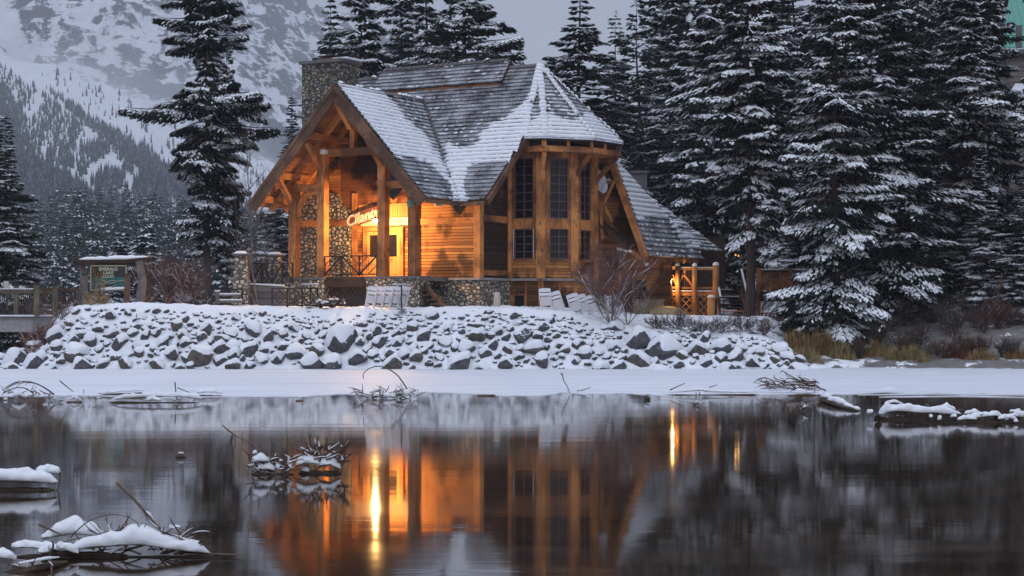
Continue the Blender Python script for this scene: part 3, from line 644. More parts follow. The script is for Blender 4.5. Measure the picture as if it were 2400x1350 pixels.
gable_poly = [GTR, VE, VT, GA]; gable_l = [GTL, GA, VT, VEL]
sg = [(770, 190), (845, 198), (890, 212), (915, 238), (950, 268), (985, 300), (1012, 345), (1045, 392), (1062, 425), (1084, 480), (1062, 480), (1052, 440), (1035, 408), (1000, 381), (945, 373), (915, 374), (870, 330), (800, 260)]
sm_ = [(1036, 345), (1052, 332), (1085, 345), (1120, 330), (1130, 305), (1165, 285), (1200, 262), (1222, 240), (1236, 215), (1250, 215), (1245, 330), (1190, 392), (1150, 384), (1108, 392), (1090, 415), (1092, 440), (1100, 480), (1070, 482), (1060, 430), (1044, 380)]
def mk_g(px, py): return sdf(sg, px, py)
def mk_m(px, py): return sdf(sm_, px, py)
def mk_o(px, py): return np.minimum((py - 272 + 10 * np.sin(px * .06)) * .8, 40)
gab = lambda px, py: .12 if py > 372 else .35
deck_slab('roof', gable_poly, M['plank'])
deck_slab('roof', gable_l, M['plank'])
deck_slab('roof', main_poly, M['darkwood'])
shakes('roof_shakes', gable_poly, 1, dab=gab, label='weathered cedar shakes on the right slope of the porch gable')
shakes('roof_shakes', gable_l, 2, label='shakes on the left slope of the porch gable')
shakes('roof_shakes', main_poly, 3, dab=lambda px, py: (.02 + .26 * sstep(200, 330, py)) * (.35 + 1.1 * float(sstep(-.3, .5, vnoise(np.array([[px / 60, py / 25]]), 4)[0]))) if py < 380 else .06, label='weathered cedar shakes on the main slope')
oct_v = [FB, V2, V3, V4, V5, V6]
for i in range(5):
    poly = [oct_v[i], oct_v[i + 1], CEN]; deck_slab('roof', poly, M['darkwood'], .10)
    shakes('roof_shakes', poly, 10 + i, dab=lambda px, py: .5 * float(sstep(180, 270, py)) + .12)
    if i < 4: snow_sheet('roof_snow', poly, mk_o, seed=20 + i)
snow_sheet('roof_snow', gable_poly, mk_g, seed=5)
snow_sheet('roof_snow', main_poly, mk_m, seed=6)
snow_sheet('roof_snow', gable_l, lambda a, b: a * 0 + 20, seed=7)
# ridge and hip caps with humps of snow
def cap_line(a, b, w=.28, snowp=.8, seed=0, step=.27, side=None):
    rg = np.random.default_rng(seed); a = np.asarray(a, float); b = np.asarray(b, float); Ln = np.linalg.norm(b - a); d = (b - a) / Ln; s_ = unit(np.cross(d, [0, 0, 1.])); up = np.cross(s_, d)
    if up[2] < 0: up = -up
    mb = MB(); n = int(Ln / step)
    for i in range(n):
        c0 = a + d * (i * step); c1 = a + d * ((i + 1) * step + .03); lf = .075
        for sg_ in (-1, 1):
            mb.mi = 0; mb.put([c0 + up * .05, c1 + up * (.05 + lf * .7), c1 + s_ * sg_ * w * .7 - up * .05, c0 + s_ * sg_ * w * .7 - up * .10], [[0, 1, 2, 3]])
        if rg.random() < snowp:
            mb.mi = 1; th = np.linspace(0, math.pi, 6); W_ = w * rg.uniform(.35, .6); hh = rg.uniform(.05, .09); e0, e1 = c0 + d * .01, c1 - d * .03
            V = [e0 + s_ * W_ * math.cos(q) + up * (hh * .5 * math.sin(q) + .03) for q in th] + [(e0 + e1) / 2 + s_ * W_ * 1.05 * math.cos(q) + up * (hh * 1.3 * math.sin(q) + .07) for q in th] + [e1 + s_ * W_ * math.cos(q) + up * (hh * .9 * math.sin(q) + .075) for q in th]
            mb.put(V, [[r * 6 + j, r * 6 + j + 1, r * 6 + j + 7, r * 6 + j + 6] for r in (0, 1) for j in range(5)])
    return part(mb, 'ridge_cap', [M['shake_cap'], SNOWR])
M['shake_cap'] = m_plain('cap_shake', (.12, .105, .11), .85, .35, 6)
cap_line(FB + [0, 0, .05], CEN + [0, 0, .05], seed=1, snowp=.95)
for i, q in enumerate((V2, V3, V4)): cap_line(q + [0, 0, .05], CEN + [0, 0, .05], seed=2 + i, snowp=.92)
cap_line(CEN + [0, 0, .04], RL + [0, 0, .04], snowp=.12, seed=8)
cap_line(GA + [0, 0, .04], VT + [0, 0, .04], snowp=.5, seed=9)
mb = MB(); mb.tube([VT + [0, -.1, .16], VT * .75 + VE * .25 + [0, -.12, .13], VT * .5 + VE * .5 + [.0, -.1, .10]], [.05, .055, .05], 5); part(mb, 'valley_flashing', M['greywood'])
# raised ridge vent
def on_main(px, s_):      # point of the main slope at a photo column and distance up the slope
    lo, hi = -14, 6
    for _ in range(50):
        m = (lo + hi) / 2; q = L(m, s_, ZE + k2 * s_)
        if proj(q)[0] < px: lo = m
        else: hi = m
    return m
ra, rb = on_main(872, 5.0), on_main(1178, 5.0); hgt = .34
rv = [L(ra, 4.95, ZE + k2 * 4.95 + hgt), L(rb, 4.95, ZE + k2 * 4.95 + hgt), L(rb - .1, 5.95, ZE + k2 * 5.95 + hgt), L(ra + .1, 5.95, ZE + k2 * 5.95 + hgt)]
rvb = [L(ra + .1, 5.95, ZE + k2 * 5.95 + hgt), L(rb - .1, 5.95, ZE + k2 * 5.95 + hgt), L(rb, 6.95, ZE + k2 * 4.95 + hgt), L(ra, 6.95, ZE + k2 * 4.95 + hgt)]
deck_slab('ridge_vent', rv, M['darkwood'], .06); deck_slab('ridge_vent', rvb, M['darkwood'], .06)
shakes('ridge_vent_shakes', rv, 31, dab=lambda a, b: .12); shakes('ridge_vent_shakes', rvb, 32)
mb = MB(); zz = ZE + k2 * 5.0
for q0, q1 in ((.0, .34), (.36, .98)):
    a_ = ra + (rb - ra) * q0 + .1; b_ = ra + (rb - ra) * q1; mb.lbox(a_, b_, 5.02, 5.08, zz + .06, zz + hgt - .09)
part(mb, 'ridge_vent_board', M['timber_h'])
cap_line(L(ra + .1, 5.95, ZE + k2 * 5.95 + hgt + .03), L(rb - .1, 5.95, ZE + k2 * 5.95 + hgt + .03), snowp=.1, seed=12)
# back slope closes the main roof
bk = [L(-10.6, 12.3, ZE), RL, CEN, L(4, 12.3, ZE)]
deck_slab('roof', bk, M['darkwood'], .1)
# --- rake boards ------------------------------------------------------------
def rake(a, b, side, mat=M['rake'], w=.30, th=.09, drop=.05, two=True, nm='rake_board'):
    """board along a sloping roof edge; side = outward horizontal direction"""
    a = np.asarray(a, float); b = np.asarray(b, float); d = unit(b - a); up = unit(np.cross(np.asarray(side, float), d)); up = up if up[2] > 0 else -up; s_ = np.asarray(side, float)
    mb = MB(); c0 = (a + b) / 2; Ln = np.linalg.norm(b - a)
    mb.obb(c0 + s_ * .045 - up * (w / 2 + drop), d, s_, up, Ln, th, w)
    if two: mb.obb(c0 + s_ * .115 - up * (.09 + drop - .03), d, s_, up, Ln + .02, .05, .17)
    return part(mb, nm, mat)
FR = -np.array([S30, C30, 0])
up_g = lambda q, h: q + np.array([0, 0, h])
for tip in (GTR, GTL):
    far = tip + (tip - GA) * .012
    rake(up_g(GA, .02), up_g(far, .02), FR, w=.52, th=.12, drop=.02)
rake(up_g(RC, .02), up_g(FB, .02), np.array([C30, -S30, 0]), w=.30, th=.10)
mb = MB(); mb.beam(VE + [0, -.02, -.16], RC + [0, -.02, -.16], .08, .2); mb.beam(GTR + [.02, 0, -.16], VE + [.02, 0, -.16], .08, .16); part(mb, 'eave_board', M['rake'])
mb = MB(); a_ = VE + np.array([-.35, .1, -.2]); b_ = VE + np.array([.35, -.1, -.2]); mb.prism([a_, b_, VE + [0, 0, -.62]], -FR * .12); part(mb, 'valley_bracket', M['darkwood'])
# --- porch truss ------------------------------------------------------------
SP = -1.35; RP = [-8.255, -6.60, -3.20, -1.548]; CG = -4.88
def zroof(r): return ZG - k1 * abs(r - CG)
TB = M['timber']
for r_, zt in zip(RP, (8.45, 10.15, 10.15, 8.45)):
    mb = MB(); mb.beam(L(r_, SP, 4.08), L(r_, SP, min(zt, zroof(r_) - .35)), .40, .40, up=(S30, C30, 0)); part(mb, 'post', TB)
for dr_ in (-4.35, -3.36, -1.70, 0, 1.70, 3.36, 4.35):                       # purlins and the ridge beam
    r_ = CG + dr_; z_ = zroof(r_) - .36 - (.12 if dr_ == 0 else 0); mb = MB(); mb.beam(L(r_, -2.70, z_), L(r_, 2.2 if dr_ > -4 else 1.0, z_), .26, .30); part(mb, 'purlin', M['timber_h'])
for s_ in (-1.35, -.2, 1.2):                                              # rafters in pairs
    for sg_ in (-1, 1):
        mb = MB(); mb.beam(L(CG, s_, ZG - .33), L(CG + sg_ * 4.75, s_, zroof(CG + 4.75) - .33), .20, .30 if s_ == -1.35 else .24); part(mb, 'rafter', M['timber_h'])
mb = MB(); mb.beam(L(RP[1] + .2, SP, 9.87), L(RP[2] + .55, SP, 9.87), .24, .34); part(mb, 'collar_beam', M['timber_h'])
for a_, b_ in ((RP[0] - .5, RP[1]), (RP[2], RP[3] + .4)):
    mb = MB(); mb.beam(L(a_, SP, 8.28), L(b_, SP, 8.28), .22, .32); part(mb, 'tie_beam', M['timber_h'])
mb = MB(); mb.beam(L(CG, SP, 10.04), L(CG, SP, 12.2), .24, .24, up=(S30, C30, 0)); part(mb, 'king_post', TB)
for r_, zb, zt in ((RP[0], 7.55, 8.75), (RP[1], 9.15, 10.3), (RP[2], 9.15, 10.3), (RP[3], 7.55, 8.75), (CG, 10.9, 12.0)):
    mb = MB(); mb.beam(L(r_, SP - .22, zb), L(r_, -2.66, zt), .16, .24, up=(C30, -S30, 0)); part(mb, 'knee_brace', TB)
# curved brace between the two left posts
mb = MB(); th = np.linspace(0, math.pi / 2, 9); rr_ = 1.15
for sg_, rc_ in ((1, RP[0] + .2),):
    pts = [L(rc_ + rr_ * (1 - math.cos(q)), SP, 8.1 - rr_ * (1 - math.sin(q))) for q in th]
    for a_, b_ in zip(pts[:-1], pts[1:]): mb.beam(a_, b_, .22, .16, up=(S30, C30, 0), ext=.01)
part(mb, 'curved_brace', TB)
# --- porch floor and base ---------------------------------------------------
mb = MB(); mb.lbox(-9.3, -.9, -1.55, .55, 3.88, 4.06); part(mb, 'porch_floor', M['greywood'])
mb = MB(); mb.lbox(-6.2, -3.8, -1.72, -1.56, 3.62, 4.08); part(mb, 'porch_rim_board', M['darkwood'])
for a_, b_, s0 in ((-8.85, -6.22, -1.85), (-3.82, -.95, -1.85)):
    mb = MB(); mb.lbox(a_, b_, s0, -.9, 2.3, 3.98); o = part(mb, 'stone_plinth', M['cobble'])
    mb = MB(); mb.lbox(a_ - .06, b_ + .06, s0 - .06, -.85, 3.98, 4.09); part(mb, 'plinth_cap', M['slate'], parent=o)
def lattice(name, p0, p1, z0, z1, mat, parent, pitch=.20, w=.035, th=.02, dia=True):
    p0 = np.asarray(p0, float); p1 = np.asarray(p1, float); ln = np.linalg.norm((p1 - p0)[:2]); d = unit(np.array([p1[0] - p0[0], p1[1] - p0[1], 0])); H_ = z1 - z0; mb = MB(); nrm = np.array([d[1], -d[0], 0])
    k = -H_
    while k < ln:
        for sg_ in (0, 1):
            a0, a1 = k, k + H_; b0, b1 = (0, H_) if sg_ == 0 else (H_, 0)
            t0 = max(0, -a0 / H_); t1 = min(1, (ln - a0) / H_)
            if t1 > t0 + .02:
                q = lambda t_: p0 * [1, 1, 0] + d * (a0 + (a1 - a0) * t_) + [0, 0, z0 + b0 + (b1 - b0) * t_] + nrm * (.012 * (1 if sg_ else -1))
                mb.beam(q(t0), q(t1), th, w, up=nrm) if False else mb.beam(q(t0), q(t1), w, th, up=nrm)
        k += pitch * 1.414
    return mb.build(name, mat, parent)
lattice('lattice_panel', L(-6.2, -1.45, 0), L(-3.8, -1.45, 0), 2.35, 3.62, M['darkwood'], LO, .19)
mb = MB(); mb.lbox(-6.2, -3.8, -.95, -.9, 2.3, 3.8); part(mb, 'crawl_space_wall', M['slate'])
# iron railing across the porch
def x_rail(name, a, b, z0, z1, n, parent, seed=0, cross=True):
    o = None; mb = MB(); a = np.asarray(a, float); b = np.asarray(b, float); d = (b - a)
    up = lambda p, z: np.array([p[0], p[1], z])
    for z in (z0 + .08, z1): mb.beam(up(a, z), up(b, z), .05, .05)
    for i in range(n + 1): q = a + d * i / n; mb.beam(up(q, z0), up(q, z1 + .02), .065, .065, up=d)
    for i in range(n):
        p, q = a + d * i / n, a + d * (i + 1) / n; m = (p + q) / 2; zm = (z0 + z1) / 2 + .04; w2 = d / n / 2
        if cross:
            mb.beam(up(p, z0 + .08) if i % 2 == 0 else up(p, z1), up(q, z1) if i % 2 == 0 else up(q, z0 + .08), .065, .065); mb.beam(up(m, z1) if i % 2 else up(m, z0 + .08), up(q, zm) , .03, .03); mb.beam(up(p, zm), up(m, z0 + .08) if i % 2 else up(m, z1), .03, .03)
            mb.beam(up(m, z0 + .08) , up(m, z1), .016, .016, up=d); mb.beam(up(p, zm), up(q, zm), .016, .016)
        else:
            for e_ in ((-1, 0, 0, 1), (0, 1, 1, 0), (1, 0, 0, -1), (0, -1, -1, 0)):
                mb.beam(up(m + w2 * e_[0] * .8, zm + e_[1] * .3), up(m + w2 * e_[2] * .8, zm + e_[3] * .3), .045, .045)
            mb.beam(up(m, zm - .3), up(m, zm + .3), .014, .014, up=d); mb.beam(up(m - w2 * .8, zm), up(m + w2 * .8, zm), .014, .014)
            mb.beam(up(m - w2 * .35, zm - .17), up(m - w2 * .35, zm + .17), .014, .014, up=d); mb.beam(up(m + w2 * .35, zm - .17), up(m + w2 * .35, zm + .17), .014, .014, up=d)
    return mb.build(name, M['iron'], parent)
x_rail('railing', L(-6.4, -1.5, 0), L(-3.45, -1.5, 0), 4.12, 5.05, 3, LO)
# --- porch back wall ----------------------------------------------------------
SW = .6
mb = MB(); mb.prism([L(-9.4, SW, 3.9), L(-7.0, SW, 3.9), L(-7.0, SW, 9.8), L(-9.4, SW, 7.9)], -FR * .2); part(mb, 'wall', M['siding'])
top = lambda r_: zroof(r_) - .18
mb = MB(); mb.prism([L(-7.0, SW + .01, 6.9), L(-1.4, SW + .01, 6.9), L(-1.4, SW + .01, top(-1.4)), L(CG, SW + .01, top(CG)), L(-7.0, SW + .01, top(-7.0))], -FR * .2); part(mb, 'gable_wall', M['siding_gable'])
mb = MB(); mb.prism([L(-7.0, SW, 3.9), L(-2.46, SW, 3.9), L(-2.46, SW, 6.9), L(-7.0, SW, 6.9)], -FR * .2); part(mb, 'wall', M['siding'])
mb = MB(); mb.lbox(-5.95, -2.5, SW - .03, SW + .05, 6.92, 7.55); part(mb, 'wall_boards', M['vplank'])
ZB = 4.06
fp = [(-9.35, ZB), (-6.28, ZB), (-6.28, 7.25), (-6.75, 7.55), (-7.1, 8.1), (-7.5, 8.2), (-8.3, 8.1), (-9.0, 7.75), (-9.35, 7.2)]
mb = MB(); mb.prism([L(a_, SW - .35, z_) for a_, z_ in fp], -FR * .34); part(mb, 'fireplace_stone', M['cobble_warm'])
mb = MB(); mb.lbox(-9.36, -6.26, SW - .42, SW - .36, 6.55, 6.86); part(mb, 'stone_band', M['timber_h'])
for r_ in (-6.12, -2.62):
    mb = MB(); mb.lbox(r_ - .13, r_ + .13, SW - .12, SW - .02, ZB, 8.1); part(mb, 'wall_post', TB)
# door
DO = empty('door', L(-4.47, SW - .05, ZB)); DO.parent = LO; DO.location = DO.location - LO.location
mb = MB(); dl, dr2, dt = -5.60, -3.34, 6.45
mb.lbox(dl, dl + .20, SW - .14, SW - .02, ZB, dt); mb.lbox(dr2 - .20, dr2, SW - .14, SW - .02, ZB, dt); mb.lbox(dl + .2, dr2 - .2, SW - .14, SW - .02, dt - .18, dt); part(mb, 'frame', M['timber'], parent=DO)
M['doorwood'] = m_timber('door_wood', (.60, .33, .11), (.34, .17, .06))
for a_, b_ in ((dl + .22, -4.485), (-4.455, dr2 - .22)):
    mb = MB(); st = .14; z0, z1 = ZB + .03, dt - .2; gz0, gz1 = ZB + 1.0, z1 - .16
    mb.lbox(a_, a_ + st, SW - .10, SW - .04, z0, z1); mb.lbox(b_ - st, b_, SW - .10, SW - .04, z0, z1); mb.lbox(a_ + st, b_ - st, SW - .10, SW - .04, gz1, z1); mb.lbox(a_ + st, b_ - st, SW - .10, SW - .04, z0, gz0)
    m = (a_ + b_) / 2
    for q0, q1 in ((a_ + st + .04, m - .03), (m + .03, b_ - st - .04)): mb.lbox(q0, q1, SW - .115, SW - .10, z0 + .15, gz0 - .12)
    lf = part(mb, 'leaf', M['doorwood'], parent=DO)
    mb = MB(); mb.lbox(a_ + st, b_ - st, SW - .075, SW - .06, gz0, gz1); part(mb, 'pane', M['glass'], parent=DO)
mb = MB(); mb.tube([L(-4.40, SW - .14, 5.0), L(-4.40, SW - .17, 5.1), L(-4.40, SW - .14, 5.25)], .015, 6); part(mb, 'handle', M['iron'], parent=DO)
# diamond window in the porch wall
mb = MB(); dc = np.array([-3.9, 8.55]); hw = .95
dm = [L(dc[0] - hw, SW - .05, dc[1]), L(dc[0], SW - .05, dc[1] - hw), L(dc[0] + hw, SW - .05, dc[1]), L(dc[0], SW - .05, dc[1] + hw)]
wd_ = MB()
for i in range(4): wd_.beam(dm[i], dm[(i + 1) % 4], .12, .12, up=(S30, C30, 0), ext=.04)
dw = part(wd_, 'diamond_window', M['timber']); mb.prism([q + FR * .0 for q in dm], -FR * .03); part(mb, 'pane', M['glass'], parent=dw)
# --- W1: long lit wall right of the porch ------------------------------------
ZT = 4.02
mb = MB(); mb.prism([L(-2.46, SW, ZT), L(.66, SW, ZT), L(.66, SW, 7.52), L(-2.46, SW, 7.52)], -FR * .2); part(mb, 'wall', M['siding'], 'long lamplit siding wall right of the porch')
mb = MB(); mb.lbox(-2.46, .5, SW - .035, SW - .004, 6.52, 6.80); part(mb, 'wall_band', M['timber_h'])
mb = MB(); mb.lbox(.46, .80, SW - .06, SW + .28, ZT, 7.5); part(mb, 'corner_post', TB)
# recess wall from the corner to the bay
A0 = P(1193, 600, 84.0); A1 = P(1267, 600, 83.3); A2 = P(1347, 600, 84.15); A3 = P(1396, 600, 86.0); A4 = np.array([4.0, 88.6, 0]); A5 = np.array([2.6, 90.4, 0])
C0 = L(.77, SW + .2, 0)
def wall_between(a, b, z0, z1, mat, name='wall', th=.15, za=None, label=None):
    a = np.array([a[0], a[1], 0.]); b = np.array([b[0], b[1], 0.]); d = unit(b - a); nn = np.array([-d[1], d[0], 0]) * th; mb = MB()
    mb.prism([a + [0, 0, z0], b + [0, 0, z0], b + [0, 0, z1], a + [0, 0, za or z1]], nn); return part(mb, name, mat, label)
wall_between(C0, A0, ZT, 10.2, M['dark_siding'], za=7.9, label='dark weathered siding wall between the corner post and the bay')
def strip(a, b, z0, z1, name, mat, out=.03, t0=0.0, t1=1.0, th=.06):
    a = np.array([a[0], a[1], 0.]); b = np.array([b[0], b[1], 0.]); d = unit(b - a); nn = np.array([d[1], -d[0], 0]); Ln = np.linalg.norm(b - a)
    mb = MB(); mb.obb((a + d * Ln * (t0 + t1) / 2) + nn * (out - th / 2) + [0, 0, (z0 + z1) / 2], d, nn, np.array([0, 0, 1.]), Ln * (t1 - t0), th, z1 - z0); return part(mb, name, mat)
strip(C0, A0, 6.62, 6.92, 'wall_band', M['timber_h'], .04); strip(C0, A0, 4.15, 4.4, 'wall_band', M['timber_h'], .03)
# --- bay ----------------------------------------------------------------------
ZLW0, ZLW1, ZUW0, ZUW1 = 4.92, 6.36, 6.83, 9.68
faces = [(A0, A1, .16, .78), (A1, A2, .26, .82), (A2, A3, .26, .76)]
for (a, b, f0, f1) in faces:
    wall_between(a, b, 4.03, ZLW0, M['siding'])
    d = unit(np.array([b[0] - a[0], b[1] - a[1], 0])); nn = np.array([d[1], -d[0], 0]); Ln = np.linalg.norm((b - a)[:2]); a_ = np.array([a[0], a[1], 0.])
    pt = lambda t_, z_, o_=0.: a_ + d * Ln * t_ + nn * o_ + np.array([0, 0, z_])
    mb = MB()      # structural timber around the windows
    def bx(t0, t1, z0, z1, o0, o1): mb.obb(pt((t0 + t1) / 2, (z0 + z1) / 2, (o0 + o1) / 2), d, nn, np.array([0, 0, 1.]), Ln * (t1 - t0), o1 - o0, z1 - z0)
    bx(.02, f0, ZLW0, 10.2, -.14, .03); bx(f1, .98, ZLW0, 10.2, -.14, .03); bx(f0, f1, ZLW1, ZUW0, -.14, .05); bx(f0, f1, ZUW1, 10.2, -.14, .02); bx(f0, f1, ZLW0 - .06, ZLW0 + .02, -.12, .09)
    part(mb, 'window_surround', TB)
    for z0, z1, rows in ((ZLW0 + .02, ZLW1, 4), (ZUW0, ZUW1, 7)):
        mb = MB(); fw = .055 / Ln; fz = .055
        bx(f0, f0 + fw, z0, z1, -.09, -.01); bx(f1 - fw, f1, z0, z1, -.09, -.01); bx(f0 + fw, f1 - fw, z0, z0 + fz, -.09, -.01); bx(f0 + fw, f1 - fw, z1 - fz, z1, -.09, -.01)
        mid = (f0 + f1) / 2; mw = .02 / Ln; bx(mid - mw, mid + mw, z0 + fz, z1 - fz, -.075, -.03)
        for r_ in range(1, rows):
            zc = z0 + (z1 - z0) * r_ / rows; bx(f0 + fw, mid - mw, zc - .016, zc + .016, -.07, -.035); bx(mid + mw, f1 - fw, zc - .016, zc + .016, -.07, -.035)
        w_ = part(mb, 'window', M['muntin']); mb = MB(); bx(f0 + fw, f1 - fw, z0 + fz, z1 - fz, -.105, -.08); part(mb, 'pane', M['glass'], parent=w_)
    if a is A0:
        for tt in (f0 - .004, f1 + .004):
            mb = MB(); bx(tt - .008, tt + .008, ZLW0 + .04, ZLW1, .031, .045); part(mb, 'white_trim_strip', M['white'])
wall_between(A3, A4, 4.03, 10.2, M['siding']); wall_between(A4, A5, 4.03, 10.2, M['siding'])
for q, w_ in ((A0, .24), (A1, .42), (A2, .34), (A3, .26)):
    mb = MB(); mb.beam([q[0], q[1], 4.03], [q[0], q[1], 10.25], w_, w_ * .9, up=(0, 1, 0)); part(mb, 'bay_post', TB)
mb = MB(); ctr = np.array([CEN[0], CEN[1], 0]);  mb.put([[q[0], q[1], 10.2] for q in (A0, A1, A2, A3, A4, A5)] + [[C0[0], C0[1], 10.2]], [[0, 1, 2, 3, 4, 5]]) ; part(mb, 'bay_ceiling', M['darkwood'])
# eave beam carried round the bay with hangers and struts
rim = [FB + [.15, .25, 0], V2, V3, V4, V5]; inn = [q + (np.array([CEN[0], CEN[1], q[2]]) - q) * .05 for q in rim]
for i in range(4):
    a_, b_ = inn[i].copy(), inn[i + 1].copy(); a_[2] = b_[2] = 10.02; mb = MB(); mb.beam(a_, b_, .16, .26, ext=.12 if i else 0); part(mb, 'eave_beam', M['timber_h'])
    f_ = MB(); a2, b2 = rim[i] * .995 + np.array([0, .4, -.07]), rim[i + 1] * .995 + np.array([0, .4, -.07]); a2[2] = b2[2] = 10.42; f_.beam(a2, b2, .05, .06); part(f_, 'drip_edge', M['iron'])
    for tt in ((0, .5) if i else (.02, .9)):
        q = inn[i] * (1 - tt) + inn[i + 1] * tt; mb = MB(); mb.beam([q[0], q[1], 10.14], [q[0], q[1], 10.46], .14, .14, up=(0, 1, 0)); part(mb, 'hanger', TB)
for q, w_ in zip((A1, A2, A3, A4), (inn[1], inn[2], inn[3], inn[4])):
    mb = MB(); mb.beam([q[0], q[1], 9.55], [w_[0], w_[1], 9.98], .16, .2) if False else mb.beam([q[0], q[1], 9.95], [w_[0], w_[1], 9.95], .16, .20); part(mb, 'outrigger', M['timber_h'])
    mb = MB(); m = q * .08 + w_ * .92; mb.beam([q[0], q[1], 8.75], [m[0], m[1], 9.86], .16, .20); part(mb, 'strut', TB)
soff = MB(); pp = [np.array([q[0], q[1], 10.40]) for q in rim] + [np.array([q[0], q[1], 10.40]) for q in (A4, A3, A2, A1, A0)]
for i in range(4): soff.put([pp[i], pp[i + 1], pp[len(pp) - 2 - i], pp[len(pp) - 1 - i]], [[0, 1, 2, 3]])
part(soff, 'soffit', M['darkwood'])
# --- sill course and base -----------------------------------------------------
for a_, b_ in ((L(-2.5, SW, 0), L(.80, SW, 0)), (C0, A0), (A0, A1), (A1, A2), (A2, A3)): strip(a_, b_, 3.93, 4.04, 'stone_sill', M['concrete'], .10, th=.16, t0=-.01, t1=1.01)
mb = MB(); mb.lbox(-2.5, .74, SW + .02, SW + .3, 2.2, 3.94); part(mb, 'stone_base', M['cobble'])
wall_between(L(.74, SW + .02, 0), A0 + np.array([.1, .05, 0]), 2.2, 3.94, M['cobble'], 'stone_base', .3)
for a, b in ((A0, A1), (A1, A2), (A2, A3), (A3, A4)):
    sh = np.array([0, .06, 0]); wall_between(a + sh, b + sh, 1.8, 3.94, M['siding2'], 'base_wall')
    for tt in (.04, .55, .97): strip(a + sh, b + sh, 2.0, 3.92, 'batten', M['timber'], .05, tt - .03, tt + .03, .05)
for a, b, t0, t1 in ((A0, A1, .22, .50), (A1, A2, .36, .78), (A2, A3, .50, .85)):
    sh = np.array([0, .06, 0]); w_ = strip(a + sh, b + sh, 2.5, 3.32, 'base_window', M['timber'], .07, t0 - .05, t1 + .05, .06)
    d = unit(np.array([b[0] - a[0], b[1] - a[1], 0])); nn = np.array([d[1], -d[0], 0]); Ln = np.linalg.norm((b - a)[:2]); mb = MB()
    mb.obb(a * [1, 1, 0] + sh + d * Ln * (t0 + t1) / 2 + nn * .08 + [0, 0, 2.88], d, nn, np.array([0, 0, 1.]), Ln * (t1 - t0), .03, .74); part(mb, 'pane', M['glass'], parent=w_)
# --- chimney ------------------------------------------------------------------
ch = MB(); ch.lbox(-9.38, -7.1, .75, 2.3, 6, 14.45); cho = part(ch, 'chimney', M['chim'])
mb = MB(); mb.lbox(-9.50, -6.98, .63, 2.42, 14.45, 14.6); part(mb, 'cap', M['slate'], parent=cho)
mb = MB(); mb.lbox(-8.6, -7.9, 1.2, 1.9, 14.6, 14.78); part(mb, 'flue', M['timber'], parent=cho)
mb = MB(); mb.lbox(-8.65, -7.85, 1.15, 1.95, 14.82, 14.87); mb.lbox(-8.55, -8.5, 1.3, 1.35, 14.78, 14.82); mb.lbox(-8.0, -7.95, 1.3, 1.35, 14.78, 14.82); part(mb, 'flue_cover', M['iron'], parent=cho)
mb = MB(); 
for rr in (-7.4, -7.0): mb.lbox(rr - .2, rr + .25, .8, 2.2, 14.6, 14.67)
part(mb, 'cap_snow', SNOW, parent=cho)
# --- right wing ---------------------------------------------------------------
E1, E2, T0_ = P(1518, 598, 87.0), P(1650, 603, 92.6), P(1438, 372, 88.0); E2[2] = E1[2]
up_ = T0_ - (E1 - T0_) * .16; T1_ = T0_ + (T0_ - E2) * .02 + [0, 0, .1]
T1_ = P(1449, 383, 89.0)
wp = [E1, E2, T1_, T0_]
deck_slab('wing_roof', [E1, E2, T0_], M['darkwood'], .12); shakes('wing_shakes', [E1, E2, T0_], 41, dab=lambda a, b: .3)
swp = [(1425, 350), (1470, 370), (1600, 520), (1640, 585), (1620, 590), (1590, 555), (1560, 515), (1490, 518)]
snow_sheet('wing_snow', [E1, E2, T0_], lambda x, y: sdf(swp, x, y), seed=44)
d1 = unit(T0_ - E1); mbx = MB(); sd_ = np.array([-.25, -.97, 0]); u1 = unit(np.cross(sd_, d1)); u1 = u1 if u1[0] > 0 else -u1
mbx.obb((E1 + T0_) / 2 - u1 * .16 + sd_ * .05, d1, unit(np.cross(d1, u1)), u1, np.linalg.norm(T0_ - E1) + .3, .10, .30); mbx.obb((E1 + T0_) / 2 - u1 * .02 + sd_ * .12, d1, unit(np.cross(d1, u1)), u1, np.linalg.norm(T0_ - E1) + .3, .06, .12)
part(mbx, 'wing_rake_board', M['timber'])
F1, F2, F3 = P(1486, 440, 94.5), P(1690, 578, 97.5), P(1620, 580, 93.6); F4 = P(1452, 440, 93.0)
dz = [P(1462, 420, 95.5), P(1490, 440, 95.8), P(1695, 578, 98.5), P(1560, 584, 93.6)]
nrm_ = np.cross(dz[1] - dz[0], dz[3] - dz[0]); 
q3 = P(1560, 584, 94.0); 
# keep the four corners in one plane
def planar(a, b, c, px, py):
    n = np.cross(b - a, c - a); ray = np.array([(px - 1200) / FPX, 1, -(py - HOR) / FPX]); o = np.array([0, 0, CAMZ]); return o + ray * (n @ (a - o)) / (n @ ray)
F0 = P(1600, 582, 94.2); Fa = P(1694, 580, 98.6); Fa[2] = F0[2]; Fb = P(1488, 438, 96.0); Fc = planar(F0, Fa, Fb, 1462, 432)
deck_slab('back_roof', [F0, Fa, Fb, Fc], M['darkwood'], .12); shakes('back_roof_shakes', [F0, Fa, Fb, Fc], 42, dab=lambda a, b: .35)
snow_sheet('back_roof_snow', [F0, Fa, Fb, Fc], lambda x, y: 12 - 16 * np.abs(np.sin(y * .12)) + 0 * x - 10 * (x > 1640), seed=46)
mb = MB(); q = P(1497, 425, 97.2); mb.box(q[0] - .42, q[0] + .42, q[1] - .4, q[1] + .4, q[2] - 1.6, q[2] + .42); mb.box(q[0] - .5, q[0] + .5, q[1] - .5, q[1] + .5, q[2] + .42, q[2] + .54); part(mb, 'wing_chimney', M['slate'])
WA, WB, WC = P(1398, 700, 88.0), P(1573, 700, 90.2), np.array([P(1573, 700, 90.2)[0] + 1.2, 97.0, 0])
